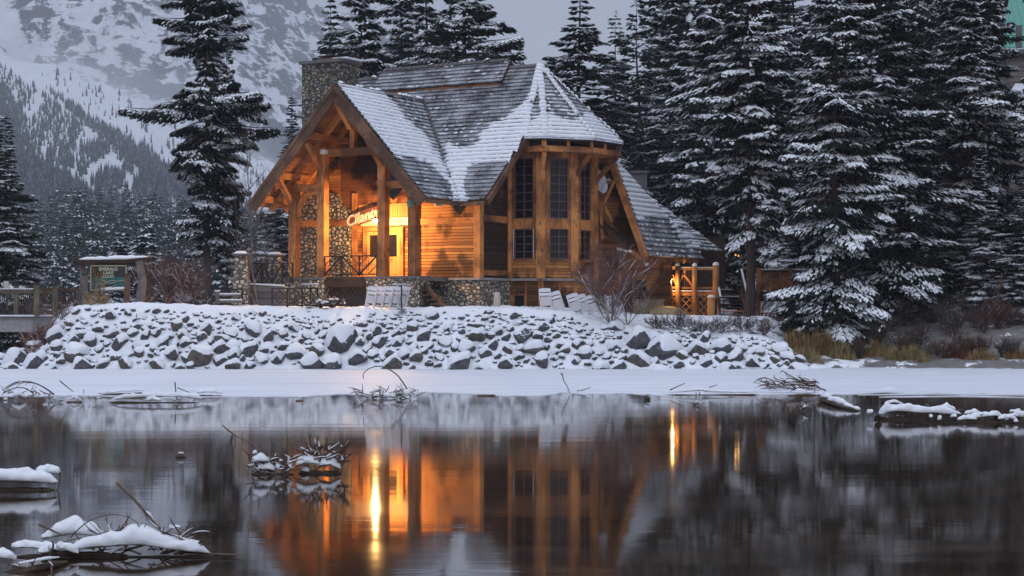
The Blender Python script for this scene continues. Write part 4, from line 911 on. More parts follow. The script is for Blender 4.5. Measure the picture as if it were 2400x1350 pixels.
def zl(q, px): return q
wz = 2.0
a_, b_ = WA * [1, 1, 0], WB * [1, 1, 0]
# front wall follows the rake
apx = P(1425, 420, 88.3)[2]
mb = MB(); Pw = lambda t_, z_: a_ * (1 - t_) + b_ * t_ + np.array([0, 0, z_])
mb.prism([Pw(0, wz), Pw(1, wz), Pw(1, 5.0), Pw(.68, 5.2), Pw(.17, 9.2), Pw(0, 9.6)], [-.05, .15, 0]); part(mb, 'wing_wall', M['siding2'])
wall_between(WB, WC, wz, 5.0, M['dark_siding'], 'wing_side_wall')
for px0, px1, y0, y1 in ((1455, 1480, 655, 704), (1486, 1513, 657, 702)):
    dd = unit(b_ - a_); t0 = (px0 - 1398) / 175; t1 = (px1 - 1398) / 175; w_ = strip(a_, b_, 2.3 + (740 - y1) * 89 / 4200, 2.3 + (740 - y0) * 89 / 4200, 'wing_window', M['glass'], .03, t0, t1, .05)
strip(a_, b_, 2.3 + 5 * 89 / 4200, 2.3 + 36 * 89 / 4200, 'foundation_panel', m_plain('tan_panel', (.36, .29, .19), .85, .35, 3), .07, .48, .89, .08)
strip(a_, b_, 2.3 + 36 * 89 / 4200, 2.3 + 39 * 89 / 4200, 'panel_ledge', M['concrete'], .10, .47, .90, .14)
for i in range(9):                                             # joist ends under the wing eave
    q = E1 * (1 - i / 8.6) + E2 * (i / 8.6) + np.array([-.12, .1, -.22]); mb = MB(); mb.beam(q, q + np.array([-.9, .5, .55]), .10, .2); part(mb, 'joist', TB)
wall_between(P(1560, 600, 97.5), P(1700, 600, 99), 3.3, 6.6, M['darkwood'], 'back_wall')
ga = P(1402, 522, 87.2); gb = P(1478, 592, 86.8); gc = P(1478, 575, 88.4); gd = P(1402, 500, 88.6)
mb = MB(); mb.prism([ga, gb, gc, gd], [0, 0, -.08]); part(mb, 'lean_to_roof', M['darkwood'])
mb = MB(); mb.prism([P(1446, 586, 86.75), P(1480, 592, 86.75), P(1480, 588, 87.1), P(1446, 582, 87.1)], [0, 0, .05]); part(mb, 'lean_to_snow', SNOW)
for p0, p1 in (((1404, 500), (1440, 425)), ((1400, 430), (1440, 425)), ((1404, 455), (1434, 520)), ((1404, 440), (1412, 560))):
    mb = MB(); mb.beam(P(*p0, 87.5), P(*p1, 87.3), .14, .18, up=(0, 1, 0)); part(mb, 'wing_brace', TB)
# ================================================================ LAMP, SIGNS AND FIXTURES ON THE LODGE
def bulb_lamp(name, loc, label, power, radius=.07, emit=60, group=None, size=.035, hood=False):
    o = empty(name, loc, label, 'lamp', group); l = np.array(loc, float)
    mb = MB(); mb.lathe(l, [(.001, .10), (.045, .07), (radius * .8, .04), (radius, 0), (radius * .8, -radius * .6), (.001, -radius)], 12); mb.build('bulb', m_emit('lit_bulb', (1, .62, .25) if emit > 50 else (1, .42, .12), emit), o, smooth=True)
    mb = MB(); mb.lathe(l, [(.02, .22), (.03, .12), (.085, .085), (.085, .06), (.001, .09)], 12); mb.build('fitting', M['iron'], o)
    li = bpy.data.lights.new('lamp_light', 'POINT'); li.energy = power; li.color = (1, .53, .17); li.shadow_soft_size = size
    lo = bpy.data.objects.new('lamp_light', li); COL.objects.link(lo); lo.parent = o; lo.location = (0, 0, -.13)
    if hood:
        mb = MB(); mb.lathe(l, [(.02, .15), (.16, .12), (.31, .065), (.315, .055), (.16, .11), (.001, .13)], 18); mb.build('hood', M['iron'], o)
        lo.location = (0, 0, -.17)
    return o
LAMP = P(880, 517, 82.2)
bulb_lamp('porch_lamp', LAMP, 'bright bare porch lamp glowing in front of the restaurant sign', 1050, emit=90, radius=.12, hood=True)
o = bpy.data.objects['porch_lamp']; mb = MB(); mb.tube([LAMP + [0, 0, .2], LAMP + [.05, .1, .5], LAMP + np.array([S30, C30, 0]) * .5 + [0, 0, .55]], .015, 5); mb.build('arm', M['iron'], o)
DL = P(1576, 655, 90.35)
bulb_lamp('deck_lamp', DL, 'small lamp on the wing corner lighting the deck posts', 90, emit=.5, radius=.03)
# notice the lamp at the deck's far side seen through the branches
for k, (px, py) in enumerate(((1724, 598), (1731, 600), (1822, 586))):
    bulb_lamp('garden_lamp', P(px, py, 100 + k * 2), ['left one of two small orange lamps glowing through branches left of the bare trunk', 'right one of two small orange lamps glowing through branches left of the bare trunk', 'small orange lamp glowing among boughs right of the bare trunk'][k], 2, emit=1.2, radius=.045)
def text(name, s, size, loc, xdir, mat, parent, extr=.01, off=0.0, shear=0.0, align='CENTER', up=(0, 0, 1)):
    c = bpy.data.curves.new(name, 'FONT'); c.body = s; c.size = size; c.extrude = extr; c.offset = off; c.shear = shear; c.align_x = align; c.align_y = 'CENTER'
    o = bpy.data.objects.new(name, c); COL.objects.link(o); c.materials.append(mat)
    x = unit(np.array(xdir, float)); u = unit(np.array(up, float) - x * (np.array(up, float) @ x)); n = np.cross(x, u)
    m = Matrix(((x[0], u[0], n[0], 0), (x[1], u[1], n[1], 0), (x[2], u[2], n[2], 0), (0, 0, 0, 1))); o.rotation_euler = m.to_euler()
    bpy.context.view_layer.update(); me = bpy.data.meshes.new_from_object(o.evaluated_get(bpy.context.evaluated_depsgraph_get())); q = bpy.data.objects.new(name, me); COL.objects.link(q); q.rotation_euler = o.rotation_euler; bpy.data.objects.remove(o)
    if not me.materials: me.materials.append(mat)
    q.parent = parent; q.location = Vector(loc) - wloc(parent); return q
CREAM = m_plain('cream_paint', (.78, .70, .58), .6, .05, 6); REDP = m_plain('red_paint', (.30, .03, .03), .5, .1, 6); DKR = m_plain('dark_red_paint', (.12, .035, .025), .6, .1, 6)
RD = np.array([C30, -S30, 0]); nF = FR * 1.0
sc_ = L(-5.30, .22, 6.98); SG = empty('restaurant_sign', sc_, 'pale outlined script sign reading Cilantro hung aslant over the door', 'sign')
sx = unit(RD + np.array([0, 0, .26])); su = unit(np.cross(-nF, sx)); su = su if su[2] > 0 else -su
mb = MB(); pts = []
for a in np.linspace(0, 2 * math.pi, 26)[:-1]:
    pts.append(sc_ + sx * 1.0 * np.sign(math.cos(a)) * abs(math.cos(a)) ** .5 + su * .30 * np.sign(math.sin(a)) * abs(math.sin(a)) ** .6)
mb.prism(pts, -nF * .05); mb.build('back_board', DKR, SG)
text('outline', 'Cilantro', .68, sc_ + nF * .015, sx, CREAM, SG, .012, .028, .25, up=su)
text('edge_line', 'Cilantro', .68, sc_ + nF * .032, sx, DKR, SG, .006, .016, .25, up=su)
text('lettering', 'Cilantro', .68, sc_ + nF * .045, sx, CREAM, SG, .006, -.006, .25, up=su)
b0, b1 = -5.75, -2.95; zc_ = 6.72
BS = empty('name_board', L((b0 + b1) / 2, SW - .1, zc_), 'long pale board over the door lettered ON THE LAKE', 'sign')
mb = MB(); mb.lbox(b0, b1, SW - .10, SW - .045, zc_ - .19, zc_ + .17); mb.build('board', m_plain('pale_board', (.62, .52, .36), .7, .08, 5), BS)
text('lettering', 'ON  THE  LAKE', .24, L((b0 + b1) / 2 + .15, SW - .11, zc_), RD, m_plain('tan_paint', (.40, .27, .14), .6, .05), BS, .006)
def small(name, lab, cat, loc): return empty(name, loc, lab, cat)
q = P(760, 356, 82.6); fl = small('flood_light', 'pale box flood light at the left end of the porch collar beam', 'light', q); mb = MB()
mb.obb(q, RD, nF, np.array([0, 0, 1.]), .28, .22, .20); mb.prism([q + RD * .14 + nF * .11 + [0, 0, .1], q + RD * .24 + nF * .2 + [0, 0, .02], q + RD * .14 + nF * .11 + [0, 0, -.1]], -nF * .15); mb.build('housing', m_plain('pale_grey', (.5, .48, .42), .5, .1), fl)
q = L(-1.5, -1.72, 7.38); fl = small('wall_lantern', 'round greenish lamp shade on top of the right porch post', 'lamp', q); mb = MB(); mb.lathe(q, [(.001, .2), (.10, .16), (.18, .02), (.16, -.12), (.06, -.2), (.001, -.21)], 12); mb.build('shade', m_plain('green_glass', (.16, .27, .18), .4, .15), fl, smooth=True); mb = MB(); mb.beam(q, L(-1.5, -1.5, 7.45), .04, .04); mb.build('bracket', M['iron'], fl)
def camera_box(px, py, Y, lab, dirx):
    q = P(px, py, Y); o = small('security_camera', lab, 'security camera', q); mb = MB(); d = unit(np.array([dirx, -.5, -.35])); s_ = unit(np.cross(d, [0, 0, 1.])); mb.obb(q, d, s_, np.cross(s_, d), .30, .11, .11); mb.obb(q + [0, 0, .07], d, s_, np.cross(s_, d), .34, .14, .02); mb.build('body', M['white'], o)
    mb = MB(); mb.beam(q + [0, 0, 0], q + [.1, .2, -.05], .05, .05); mb.obb(q + [.12, .25, -.03], np.array([1, 0, 0]), np.array([0, 1, 0]), np.array([0, 0, 1.]), .14, .08, .16); mb.build('bracket', M['white'], o)
camera_box(1026, 478, 81.4, 'white security camera under the eave on the long lamplit wall', -.8)
camera_box(1512, 617, 87.6, 'small white security camera high on the wing wall near the eave', .2)
# satellite dish
q = P(1404, 428, 87.0); ds = empty('satellite_dish', q, 'white satellite dish with a long arm tucked beside the bay', 'satellite dish'); mb = MB(); nd = unit(np.array([.75, -.6, .25])); sd = unit(np.cross(nd, [0, 0, 1.])); ud = np.cross(sd, nd)
V = [q]; rings = 4; n = 18
for r_ in range(1, rings + 1):
    for a in np.arange(n) * 2 * math.pi / n: rr_ = .52 * r_ / rings; V.append(q + sd * rr_ * math.cos(a) + ud * rr_ * 1.1 * math.sin(a) + nd * .12 * (r_ / rings) ** 2)
mb.put(V, [[0, 1 + j, 1 + (j + 1) % n] for j in range(n)]); mb.put(V, [[1 + r_ * n + j, 1 + r_ * n + (j + 1) % n, 1 + (r_ + 1) * n + (j + 1) % n, 1 + (r_ + 1) * n + j] for r_ in range(rings - 1) for j in range(n)])
mb.build('dish', M['white'], ds, smooth=True)
mb = MB(); e_ = P(1427, 421, 86.4); mb.tube([q - ud * .5, (q + e_) / 2 - [0, 0, .12], e_], .022, 5); mb.obb(e_, np.array([1, 0, 0]), np.array([0, 1, 0]), np.array([0, 0, 1.]), .16, .09, .09); mb.build('feed_arm', m_plain('galvanised', (.35, .36, .38), .4, .1), ds)
mb = MB(); mb.beam(q, q + [-.1, .5, -.1], .06, .06); mb.build('mount', M['iron'], ds)
# ================================================================ DECK
DK = empty('timber_deck', P(1640, 738, 92), 'timber deck with log posts, balusters, lattice skirt and stairs lit by an orange lamp', 'deck')
YD = 91.0
def dpart(mb, nm, mat, sm=False): return mb.build(nm, mat, DK, None, sm)
def dp(px, py, Y=YD): return P(px, py, Y)
zf = P(0, 683, YD)[2]; zg = 2.1; xr = lambda px, Y=YD: (px - 1200) * Y / FPX
mb = MB(); mb.box(xr(1574), xr(1682), YD - .05, 97, zf - .22, zf); dpart(mb, 'floor', M['timber_h'])
mb = MB(); mb.box(xr(1573), xr(1682), YD - .12, YD + .4, zf, zf + .05); dpart(mb, 'floor_snow', SNOW)
M['log'] = m_timber('peeled_log', (.50, .25, .09), (.22, .10, .04))
for px, pt, Y_ in ((1588, 622, YD - .15), (1628, 623, YD - .15), (1678, 621, YD - .2), (1676, 640, 95.5)):
    q = dp(px, pt, Y_); mb = MB(); r_ = .13 if px < 1670 else .17; zb = P(0, 742, Y_)[2] if px < 1670 else P(0, 700, Y_)[2]; mb.tube([[q[0], Y_, zb], [q[0], Y_, (zb + q[2]) / 2], [q[0], Y_, q[2]]], [r_ * 1.05, r_, r_ * .95], 10); pp = dpart(mb, 'log_post', M['log'], True)
    mb = MB(); mb.lathe([q[0], Y_, q[2]], [(r_ * 1.0, -.02), (r_ * .98, .05), (r_ * .6, .13), (.001, .16)], 10); mb.build('snow_cap', SNOW, pp, None, True)
for a, b, yt in ((1574, 1588, 629), (1588, 1628, 630), (1628, 1678, 630)):
    for dy, h_ in ((0, .13), (45, .10)):
        mb = MB(); mb.beam(dp(a, yt + dy), dp(b, yt + dy), .12, h_); dpart(mb, 'rail', M['log'])
    mb = MB(); mb.beam(dp(a, yt - 3.4), dp(b, yt - 3.4), .13, .035); dpart(mb, 'rail_snow', SNOW)
mb = MB()
for px in list(np.arange(1594, 1625, 5.2)) + list(np.arange(1634, 1676, 5.2)): mb.beam(dp(px, 632), dp(px, 674), .05, .05, up=(0, 1, 0))
dpart(mb, 'balusters', M['darkwood'])
for (a, b) in (((1590, 668), (1606, 634)), ((1600, 640), (1624, 672)), ((1576, 645), (1586, 672))): mb = MB(); mb.beam(dp(*a), dp(*b), .10, .12, up=(0, 1, 0)); dpart(mb, 'rail_brace', M['log'])
lattice('lattice_skirt', dp(1573, 700), dp(1668, 700), P(0, 744, YD)[2], zf - .25, M['log'], DK, .26, .05, .02)
mb = MB(); mb.box(xr(1573), xr(1670), YD + .25, YD + .3, 1.9, zf - .3); dpart(mb, 'skirt_back', M['darkwood'])
# stairs, facing the lake
n = 8; x0, x1 = xr(1690, 90.2), xr(1748, 90.2); z0 = 2.2
for i in range(n):
    z_ = z0 + (zf + .1 - z0) * (i + 1) / n; y_ = 90.0 + i * .30; mb = MB(); mb.box(x0, x1, y_, y_ + .32, z_ - .05, z_); dpart(mb, 'stair_tread', M['darkwood'] if i > 1 else M['timber_h'])
    if i % 2: mb = MB(); mb.box(x0 + .05, x0 + .5 + .3 * (i % 3), y_ + .02, y_ + .2, z_ + .003, z_ + .04); dpart(mb, 'tread_snow', SNOW)
for xx in (x0 - .06, x1 + .06):
    mb = MB(); mb.beam([xx, 89.9, z0 - .1], [xx, 92.4, zf], .08, .28); dpart(mb, 'stringer', M['log'])
    mb = MB(); mb.beam([xx, 89.9, z0 + 1.0], [xx, 92.4, zf + 1.1], .10, .10); dpart(mb, 'hand_rail', M['greywood'])
    mb = MB(); mb.beam([xx, 89.9, z0 + 1.07], [xx, 92.4, zf + 1.17], .09, .03); dpart(mb, 'hand_rail_snow', SNOW)
    mb = MB()
    for k in np.linspace(.05, .97, 12): mb.beam([xx, 89.9 + 2.5 * k, z0 + 0 + (zf - z0) * k], [xx, 89.9 + 2.5 * k, z0 + 1.0 + (zf + .1 - z0) * k], .045, .045, up=(0, 1, 0))
    dpart(mb, 'stair_balusters', M['darkwood'])
mb = MB(); q = P(1667, 697, 89.8); mb.tube([[q[0], 89.8, 1.9], [q[0], 89.8, q[2]]], .2, 10); pp = dpart(mb, 'log_post', M['log'], True); mb = MB(); mb.lathe(q, [(.2, -.02), (.19, .05), (.12, .11), (.001, .13)], 10); mb.build('snow_cap', SNOW, pp, None, True)
# deck continuing right, behind the bare trunk
D2 = empty('raised_terrace', P(1820, 715, 94), 'raised terrace with a boarded balustrade and snowy top right of the bare trunk', 'terrace')
mb = MB(); mb.box(xr(1756, 94), xr(1925, 94), 94, 98, P(0, 683, 94)[2] - .5, P(0, 683, 94)[2]); mb.build('floor', M['darkwood'], D2)
mb = MB()
for px in np.arange(1778, 1922, 4.2): mb.box(xr(px, 94), xr(px + 3.4, 94), 93.9, 93.95, P(0, 680, 94)[2], P(0, 637, 94)[2])
mb.build('balustrade_boards', M['timber'], D2)
mb = MB(); mb.box(xr(1774, 94), xr(1925, 94), 93.85, 94.05, P(0, 636, 94)[2], P(0, 633, 94)[2]); mb.build('top_rail', M['darkwood'], D2)
mb = MB(); mb.box(xr(1774, 94), xr(1925, 94), 93.86, 94.04, P(0, 633, 94)[2] + .001, P(0, 630, 94)[2]); mb.build('rail_snow', SNOW, D2)
for px in (1776, 1850, 1922):
    mb = MB(); mb.box(xr(px, 94) - .1, xr(px, 94) + .1, 93.7, 93.9, 2.2, P(0, 628, 94)[2]); mb.build('post', M['timber'], D2)
mb = MB(); mb.beam(P(1774, 645, 92.5), P(1756, 672, 90.6), .1, .1); mb.build('hand_rail', M['greywood'], D2)
# half barrel lit under the deck edge, boards, red ladder
q = P(1578, 741, 89.2); bt = empty('upturned_boat', q, 'orange lit rounded hull of a small upturned boat beside the wing corner', 'boat'); mb = MB(); V, Fq = [], []; nu, nv = 14, 8
for i in range(nu + 1):
    u_ = i / nu; X_ = q[0] - 1.2 + 2.0 * u_; hw = .42 * math.sin(math.pi * min(1, .08 + u_ * .92)) ** .55; hh = .56 * math.sin(math.pi * min(1, .16 + u_ * .84)) ** .5
    for j in range(nv + 1): a = math.pi * j / nv; V.append([X_, q[1] - hw * math.cos(a), q[2] - .05 + hh * math.sin(a) ** .7])
for i in range(nu):
    for j in range(nv): k_ = i * (nv + 1) + j; Fq.append([k_, k_ + nv + 1, k_ + nv + 2, k_ + 1])
mb.put(V, Fq); mb.build('hull', m_plain('tan_hull', (.42, .30, .15), .6, .15, 4), bt, smooth=True)
mb = MB(); mb.tube([[V[i * 9 + 0][0], V[i * 9][1], q[2] - .03] for i in range(nu + 1)], .035, 5); mb.build('gunwale', M['log'], bt)
q = P(1866, 737, 88.2); ld = empty('red_ladder', q, 'long dark red ladder lying flat on the snow right of the bare trunk', 'ladder'); REDL = m_plain('dark_red_rail', (.12, .018, .018), .6, .2)
a0, a1 = P(1788, 742, 87.6), P(1932, 742, 87.6); b0_, b1_ = a0 + [0, .7, .12], a1 + [0, .7, .12]
for p_, q_ in ((a0, a1), (b0_, b1_)): mb = MB(); mb.beam(p_, q_, .06, .16); mb.build('side_rail', REDL, ld)
mb = MB()
for k in np.linspace(.03, .97, 16): mb.beam(a0 * (1 - k) + a1 * k, b0_ * (1 - min(1, k + .02)) + b1_ * min(1, k + .02), .05, .05)
mb.build('rungs', SNOW, ld)
# ================================================================ LEFT TERRACE
def pillar(px, Y, ptop, pbot, w0, w1, lab):
    b = P(px, pbot, Y); tp = P(px, ptop, Y); o = empty('stone_pillar', b, lab, 'pillar', 'cobbled terrace pillars'); mb = MB(); n = 12
    for k in range(n):
        z0_, z1_ = b[2] - .2 + (tp[2] - b[2] + .2) * k / n, b[2] - .2 + (tp[2] - b[2] + .2) * (k + 1) / n
        wa = w0 + (w1 - w0) * k / n
        mb.put([[b[0] + sx_ * (w0 + (w1 - w0) * kk / n) / 2, Y + sy_ * (w0 + (w1 - w0) * kk / n) / 2, zz_] for kk, zz_ in ((k, z0_), (k + 1, z1_)) for sx_, sy_ in ((-1, -1), (1, -1), (1, 1), (-1, 1))], [[0, 1, 5, 4], [1, 2, 6, 5], [2, 3, 7, 6], [3, 0, 4, 7]])
    mb.build('shaft', M['cobble'], o); mb = MB(); mb.box(tp[0] - w1 / 2 - .08, tp[0] + w1 / 2 + .08, Y - w1 / 2 - .08, Y + w1 / 2 + .08, tp[2], tp[2] + .09); cp = mb.build('cap', M['slate'], o)
    V = []; m = 7
    W_ = w1 / 2 + .06; us = np.linspace(-1, 1, m); mb = MB()
    for v_ in us:
        for u_ in us: V.append([tp[0] + u_ * W_, Y + v_ * W_, tp[2] + .09 + .13 * max(0, (1 - abs(u_) ** 3) * (1 - abs(v_) ** 3)) ** .6])
    mb.put(V, [[i * m + j, i * m + j + 1, (i + 1) * m + j + 1, (i + 1) * m + j] for i in range(m - 1) for j in range(m - 1)]); mb.build('snow_cap', SNOW, o, smooth=True)
pillar(565, 82.5, 599, 712, .80, .50, 'tall tapered cobblestone pillar at the far left of the terrace')
pillar(645, 85.5, 601, 668, .62, .56, 'shorter cobblestone pillar behind the iron fence next to the porch')
IF = empty('iron_fence', P(635, 668, 84), 'black iron fence with crossed bars between the two stone pillars and the porch', 'fence')
x_rail('panel', P(590, 660, 83.4) * [1, 1, 0], P(686, 660, 82.6) * [1, 1, 0], P(0, 666, 83)[2], P(0, 617, 83)[2], 4, IF)
IG = empty('iron_fence', P(690, 718, 79.3), 'low black iron railing with diamond pattern in front of the left stone plinth', 'fence')
x_rail('panel', P(638, 700, 79.3) * [1, 1, 0], P(744, 700, 79.0) * [1, 1, 0], P(0, 720, 79.2)[2], P(0, 676, 79.2)[2], 3, IG, cross=False)
IH = empty('iron_fence', P(530, 712, 81), 'short low iron railing beside the left stone pillar', 'fence')
x_rail('panel', P(512, 700, 81) * [1, 1, 0], P(568, 700, 81) * [1, 1, 0], P(0, 712, 81)[2], P(0, 678, 81)[2], 2, IH, cross=False)
tw = empty('terrace_wall', P(628, 715, 82.5), 'grey board faced terrace wall with a thin snow top left of the porch', 'wall'); mb = MB(); a, b = P(586, 667, 82.6), P(664, 671, 82.0); mb.prism([a * [1, 1, 0] + [0, 0, 2.3], b * [1, 1, 0] + [0, 0, 2.3], b, a], [0, .4, 0]); mb.build('face', m_siding('grey_boards', (.16, .14, .13), (.09, .08, .08), .3, (.05, .05, .05), .8), tw)
mb = MB(); mb.prism([a + [0, -.04, .002], b + [0, -.04, .002], b + [0, .44, .002], a + [0, .44, .002]], [0, 0, .07]); mb.build('snow_top', SNOW, tw)
bn = empty('wooden_bench', P(520, 712, 80.3), 'rough wooden bench with snow on its planks at the left end of the terrace', 'bench')
for nm, (x0_, x1_, y0_, y1_) in (('end_post', (504, 514, 683, 712)), ('plank', (514, 562, 690, 694)), ('plank', (514, 566, 704, 710))):
    q0, q1 = P(x0_, y1_, 80.3), P(x1_, y0_, 80.3); mb = MB(); mb.box(q0[0], q1[0], 80.3, 80.6, q0[2], q1[2]); mb.build(nm, M['greywood'], bn)
    mb = MB(); mb.box(q0[0] + .01, q1[0] - .01, 80.31, 80.59, q1[2] + .002, q1[2] + .06); mb.build('snow', SNOW, bn)
for k, (a, b, lab) in enumerate((((581, 590), (584, 714), 'upright grey pole leaning by the tall stone pillar'), ((582, 588), (603, 712), 'slanting grey pole leaning on the tall stone pillar'), ((588, 690), (597, 713), 'short stick leaning at the foot of the tall stone pillar'))):
    mb = MB(); A_, B_ = P(*a, 81.6), P(*b, 81.1 - .2 * k); mb.tube([A_, (A_ + B_) / 2 + [.02, 0, 0], B_], .035, 6); tag(mb.build('leaning_pole', M['greywood'], origin=B_), lab, 'pole')
def bistro(px, pt, pb, Y, w, lab):
    c_ = P(px, pt, Y); zb = P(0, pb, Y)[2]; o = empty('bistro_table', [c_[0], Y, zb], lab, 'table', 'round bistro tables by the stone plinths'); mb = MB(); mb.lathe([c_[0], Y, c_[2]], [(.001, .0), (w, .0), (w, .03), (.001, .035)], 20); mb.build('table_top', m_plain('slate_blue_top', (.25, .25, .28), .5, .1), o)
    mb = MB(); mb.lathe([c_[0], Y, c_[2] + .036], [(w * .97, 0), (w * .9, .02), (.001, .03)], 20); mb.build('snow', SNOW, o, smooth=True)
    mb = MB(); mb.tube([[c_[0], Y, c_[2]], [c_[0], Y, zb]], .028, 8); mb.build('stem', M['iron'], o); mb = MB(); mb.lathe([c_[0], Y, zb], [(.001, .05), (.22, .02), (.23, 0)], 14); mb.build('foot', M['iron'], o)
bistro(727, 668, 718, 78.9, .42, 'tall round table in front of the left stone plinth')
bistro(941, 668.5, 726, 78.4, .44, 'tall round table in front of the right stone plinth and white chairs')
# white folding chairs leaning in rows
def folding_chair(px, pb, Y, lean, yaw, lab, group, w=.44, h=.92, slab=False):
    b = P(px, pb, Y); o = empty('folding_chair', (0, 0, 0), lab, 'chair', group); X_ = np.array([1., 0, 0]); Z_ = np.array([0, 0, 1.]); Y_ = np.array([0, 1., 0])
    WH = M['white']; mb = MB()
    for s_ in (-1, 1): m = MB(); m.beam([s_ * w / 2, 0, 0], [s_ * w / 2, 0, h], .035, .04, up=(0, 1, 0)); m.build('side_frame', WH, o)
    m = MB(); m.box(-w / 2 + .02, w / 2 - .02, -.012, .012, h - .30, h - .17); m.box(-w / 2 + .02, w / 2 - .02, -.012, .012, h - .12, h - .0); m.build('back_slats', WH, o)
    m = MB(); m.box(-w / 2 + .04, w / 2 - .04, -.045, -.02, .22, h - .36); m.build('seat', m_plain('seat_pad', (.55, .54, .56), .6, .05) if 'pad' not in M else M['pad'], o)
    m = MB(); m.beam([-w / 2, 0, .12], [w / 2, 0, .12], .025, .03); m.beam([-w / 2 + .05, .06, 0], [-w / 2 + .05, .03, .6], .03, .03, up=(0, 1, 0)); m.beam([w / 2 - .05, .06, 0], [w / 2 - .05, .03, .6], .03, .03, up=(0, 1, 0)); m.build('rear_legs', WH, o)
    m = MB(); m.tube([[-w / 2, 0, h + .015], [0, 0, h + .035], [w / 2, 0, h + .015]], .028, 6); m.build('snow', SNOW, o)
    o.location = tuple(b); o.rotation_euler = (lean, 0, yaw); return o
M['pad'] = m_plain('seat_pad', (.55, .54, .56), .6, .05)
for k, (px, tilt) in enumerate(((865, .10), (884, .09), (903, .09), (921, .12), (940, .13))):
    c = folding_chair(px, 722, 79.0 - .02 * k, -.26, -.1, ['leftmost white folding chair in the row against the right stone plinth', 'second white folding chair from the left against the stone plinth', 'middle white folding chair of the row against the right stone plinth', 'white folding chair just left of the tall table stem against the plinth', 'rightmost white folding chair in the row against the right stone plinth'][k], 'white folding chairs against the plinth')
    c.rotation_euler = (-.20, tilt, -.45)
labs = ['white folding chair leaning alone under the left bay base window', 'snow covered white folding chair just right of the lone one below the bay', 'first white folding chair of the row right of the snow covered one',
        'second white folding chair of the row right of the snow covered one', 'third white folding chair of the row, left of the bush stems', 'white folding chair leaning behind the stems of the bare bush', 'white folding chair seen right of the bare bush stems', 'last white folding chair by the tan panel']
for k, (px, pb) in enumerate(((1273, 728), (1306, 734), (1348, 739), (1366, 741), (1388, 743), (1418, 744), (1432, 745), (1448, 746))):
    c = folding_chair(px + 8, pb, 80.6 + .1 * k, -.6, .12, labs[k], 'white folding chairs below the bay', w=.5, h=1.02); c.rotation_euler = (-.35, -.28 if k else -.05, .1)
# things against the stone base
q = P(785, 720, 78.8)
def snow_blob(name, pts, rad, parent=None, label=None, cat=None, mat=None, flat=.7, origin=None, seed=0, n=14, m=12, rough=.22):
    """a soft snow pillow following a line, flat underneath"""
    pts = np.asarray(pts, float); k = len(pts); t_ = np.linspace(0, 1, n); ts = np.linspace(0, 1, k); C = np.stack([np.interp(t_, ts, pts[:, i]) for i in range(3)], -1); r_ = np.interp(t_, ts, np.broadcast_to(rad, (k,)))
    endt = np.sqrt(np.clip(1 - (2 * t_ - 1) ** 8, 0, 1)); d = unit(np.gradient(C, axis=0)); s_ = unit(np.cross(d, [0, 0, 1.])); V = []
    for i in range(n):
        for j in range(m):
            a = 2 * math.pi * j / m; ca, sa = math.cos(a), math.sin(a); rr_ = r_[i] * max(.03, endt[i])
            V.append(C[i] + s_[i] * ca * rr_ + np.array([0, 0, 1.]) * (sa * rr_ * flat if sa > 0 else sa * rr_ * .22))
    V = np.array(V); nn = fbm(V / max(.05, r_.mean()) * .8, 3, seed)[:, None]; V = V + nn * rough * r_.mean() * unit(V - np.repeat(C, m, 0)) ; V[:, 2] += .5 * rough * r_.mean() * nn[:, 0]; V = V + (.35 * rough * r_.mean()) * fbm(V / max(.05, r_.mean()) * 3.2, 3, seed + 9)[:, None] * unit(V - np.repeat(C, m, 0))
    V[:m] = C[0] + (V[:m] - C[0]) * .3; V[-m:] = C[-1] + (V[-m:] - C[-1]) * .3
    Fq = [[i * m + j, i * m + (j + 1) % m, (i + 1) * m + (j + 1) % m, (i + 1) * m + j] for i in range(n - 1) for j in range(m)]
    o = npmesh(name, V, [np.array(Fq), np.array([list(range(m))[::-1], list(range((n - 1) * m, n * m))])], mat or SNOW, smooth=True, parent=parent, origin=None if parent is not None else (origin if origin is not None else C.mean(0)))
    if label: tag(o, label, cat)
    return o
WPI = empty('firewood_pile', q, 'low pile of snowy firewood in front of the lattice under the porch', 'woodpile'); rg = np.random.default_rng(3)
for k in range(26):
    a = P(737 + rg.uniform(0, 68), 719 - rg.uniform(0, 14), 78.6 + rg.uniform(0, .5)); d = rg.normal(0, .12, 3) + [0, .5, 0]; mb = MB(); mb.tube([a, a + d], rg.uniform(.05, .08), 7); mb.build('log', M['twig'], WPI)
    if k % 2: snow_blob('snow', [a + [-.12, .05, .07], a + [.14, .05, .07]], .09, WPI, seed=k, n=6, m=6)
st = empty('side_stairs', P(1030, 722, 80), 'wooden steps rising to the porch between the right plinth and the stone wall', 'stairs'); mb = MB()
sx0, sx1 = P(998, 662, 80.9), P(1052, 718, 79.3)
for dd in (0, 1.3): mb = MB(); mb.beam(sx0 + RD * 0 + np.array([-.2, dd, 0]), sx1 + np.array([-.2, dd, -.1]), .07, .30); mb.build('stringer', M['rake'], st)
for k in range(5): q0 = sx0 * (1 - (k + .8) / 5.3) + sx1 * (k + .8) / 5.3; mb = MB(); mb.obb(q0 + [-.35, .55, 0], np.array([1., 0, 0]), np.array([0, 1., 0]), np.array([0, 0, 1.]), .75, 1.2, .05); mb.build('tread', M['rake'], st)
ga_ = (P(1131, 680, 81.0), P(1146, 722, 80.4)); mb = MB(); mb.tube([ga_[0], ga_[1]], .022, 6); tl = empty('garden_rake', ga_[1], 'dark handled garden tool leaning on the stone wall left of the shovel', 'tool'); mb.build('handle', M['iron'], tl); mb = MB(); mb.beam(ga_[0] + [-.12, 0, .02], ga_[0] + [.12, 0, -.02], .03, .03); mb.build('head', M['iron'], tl)
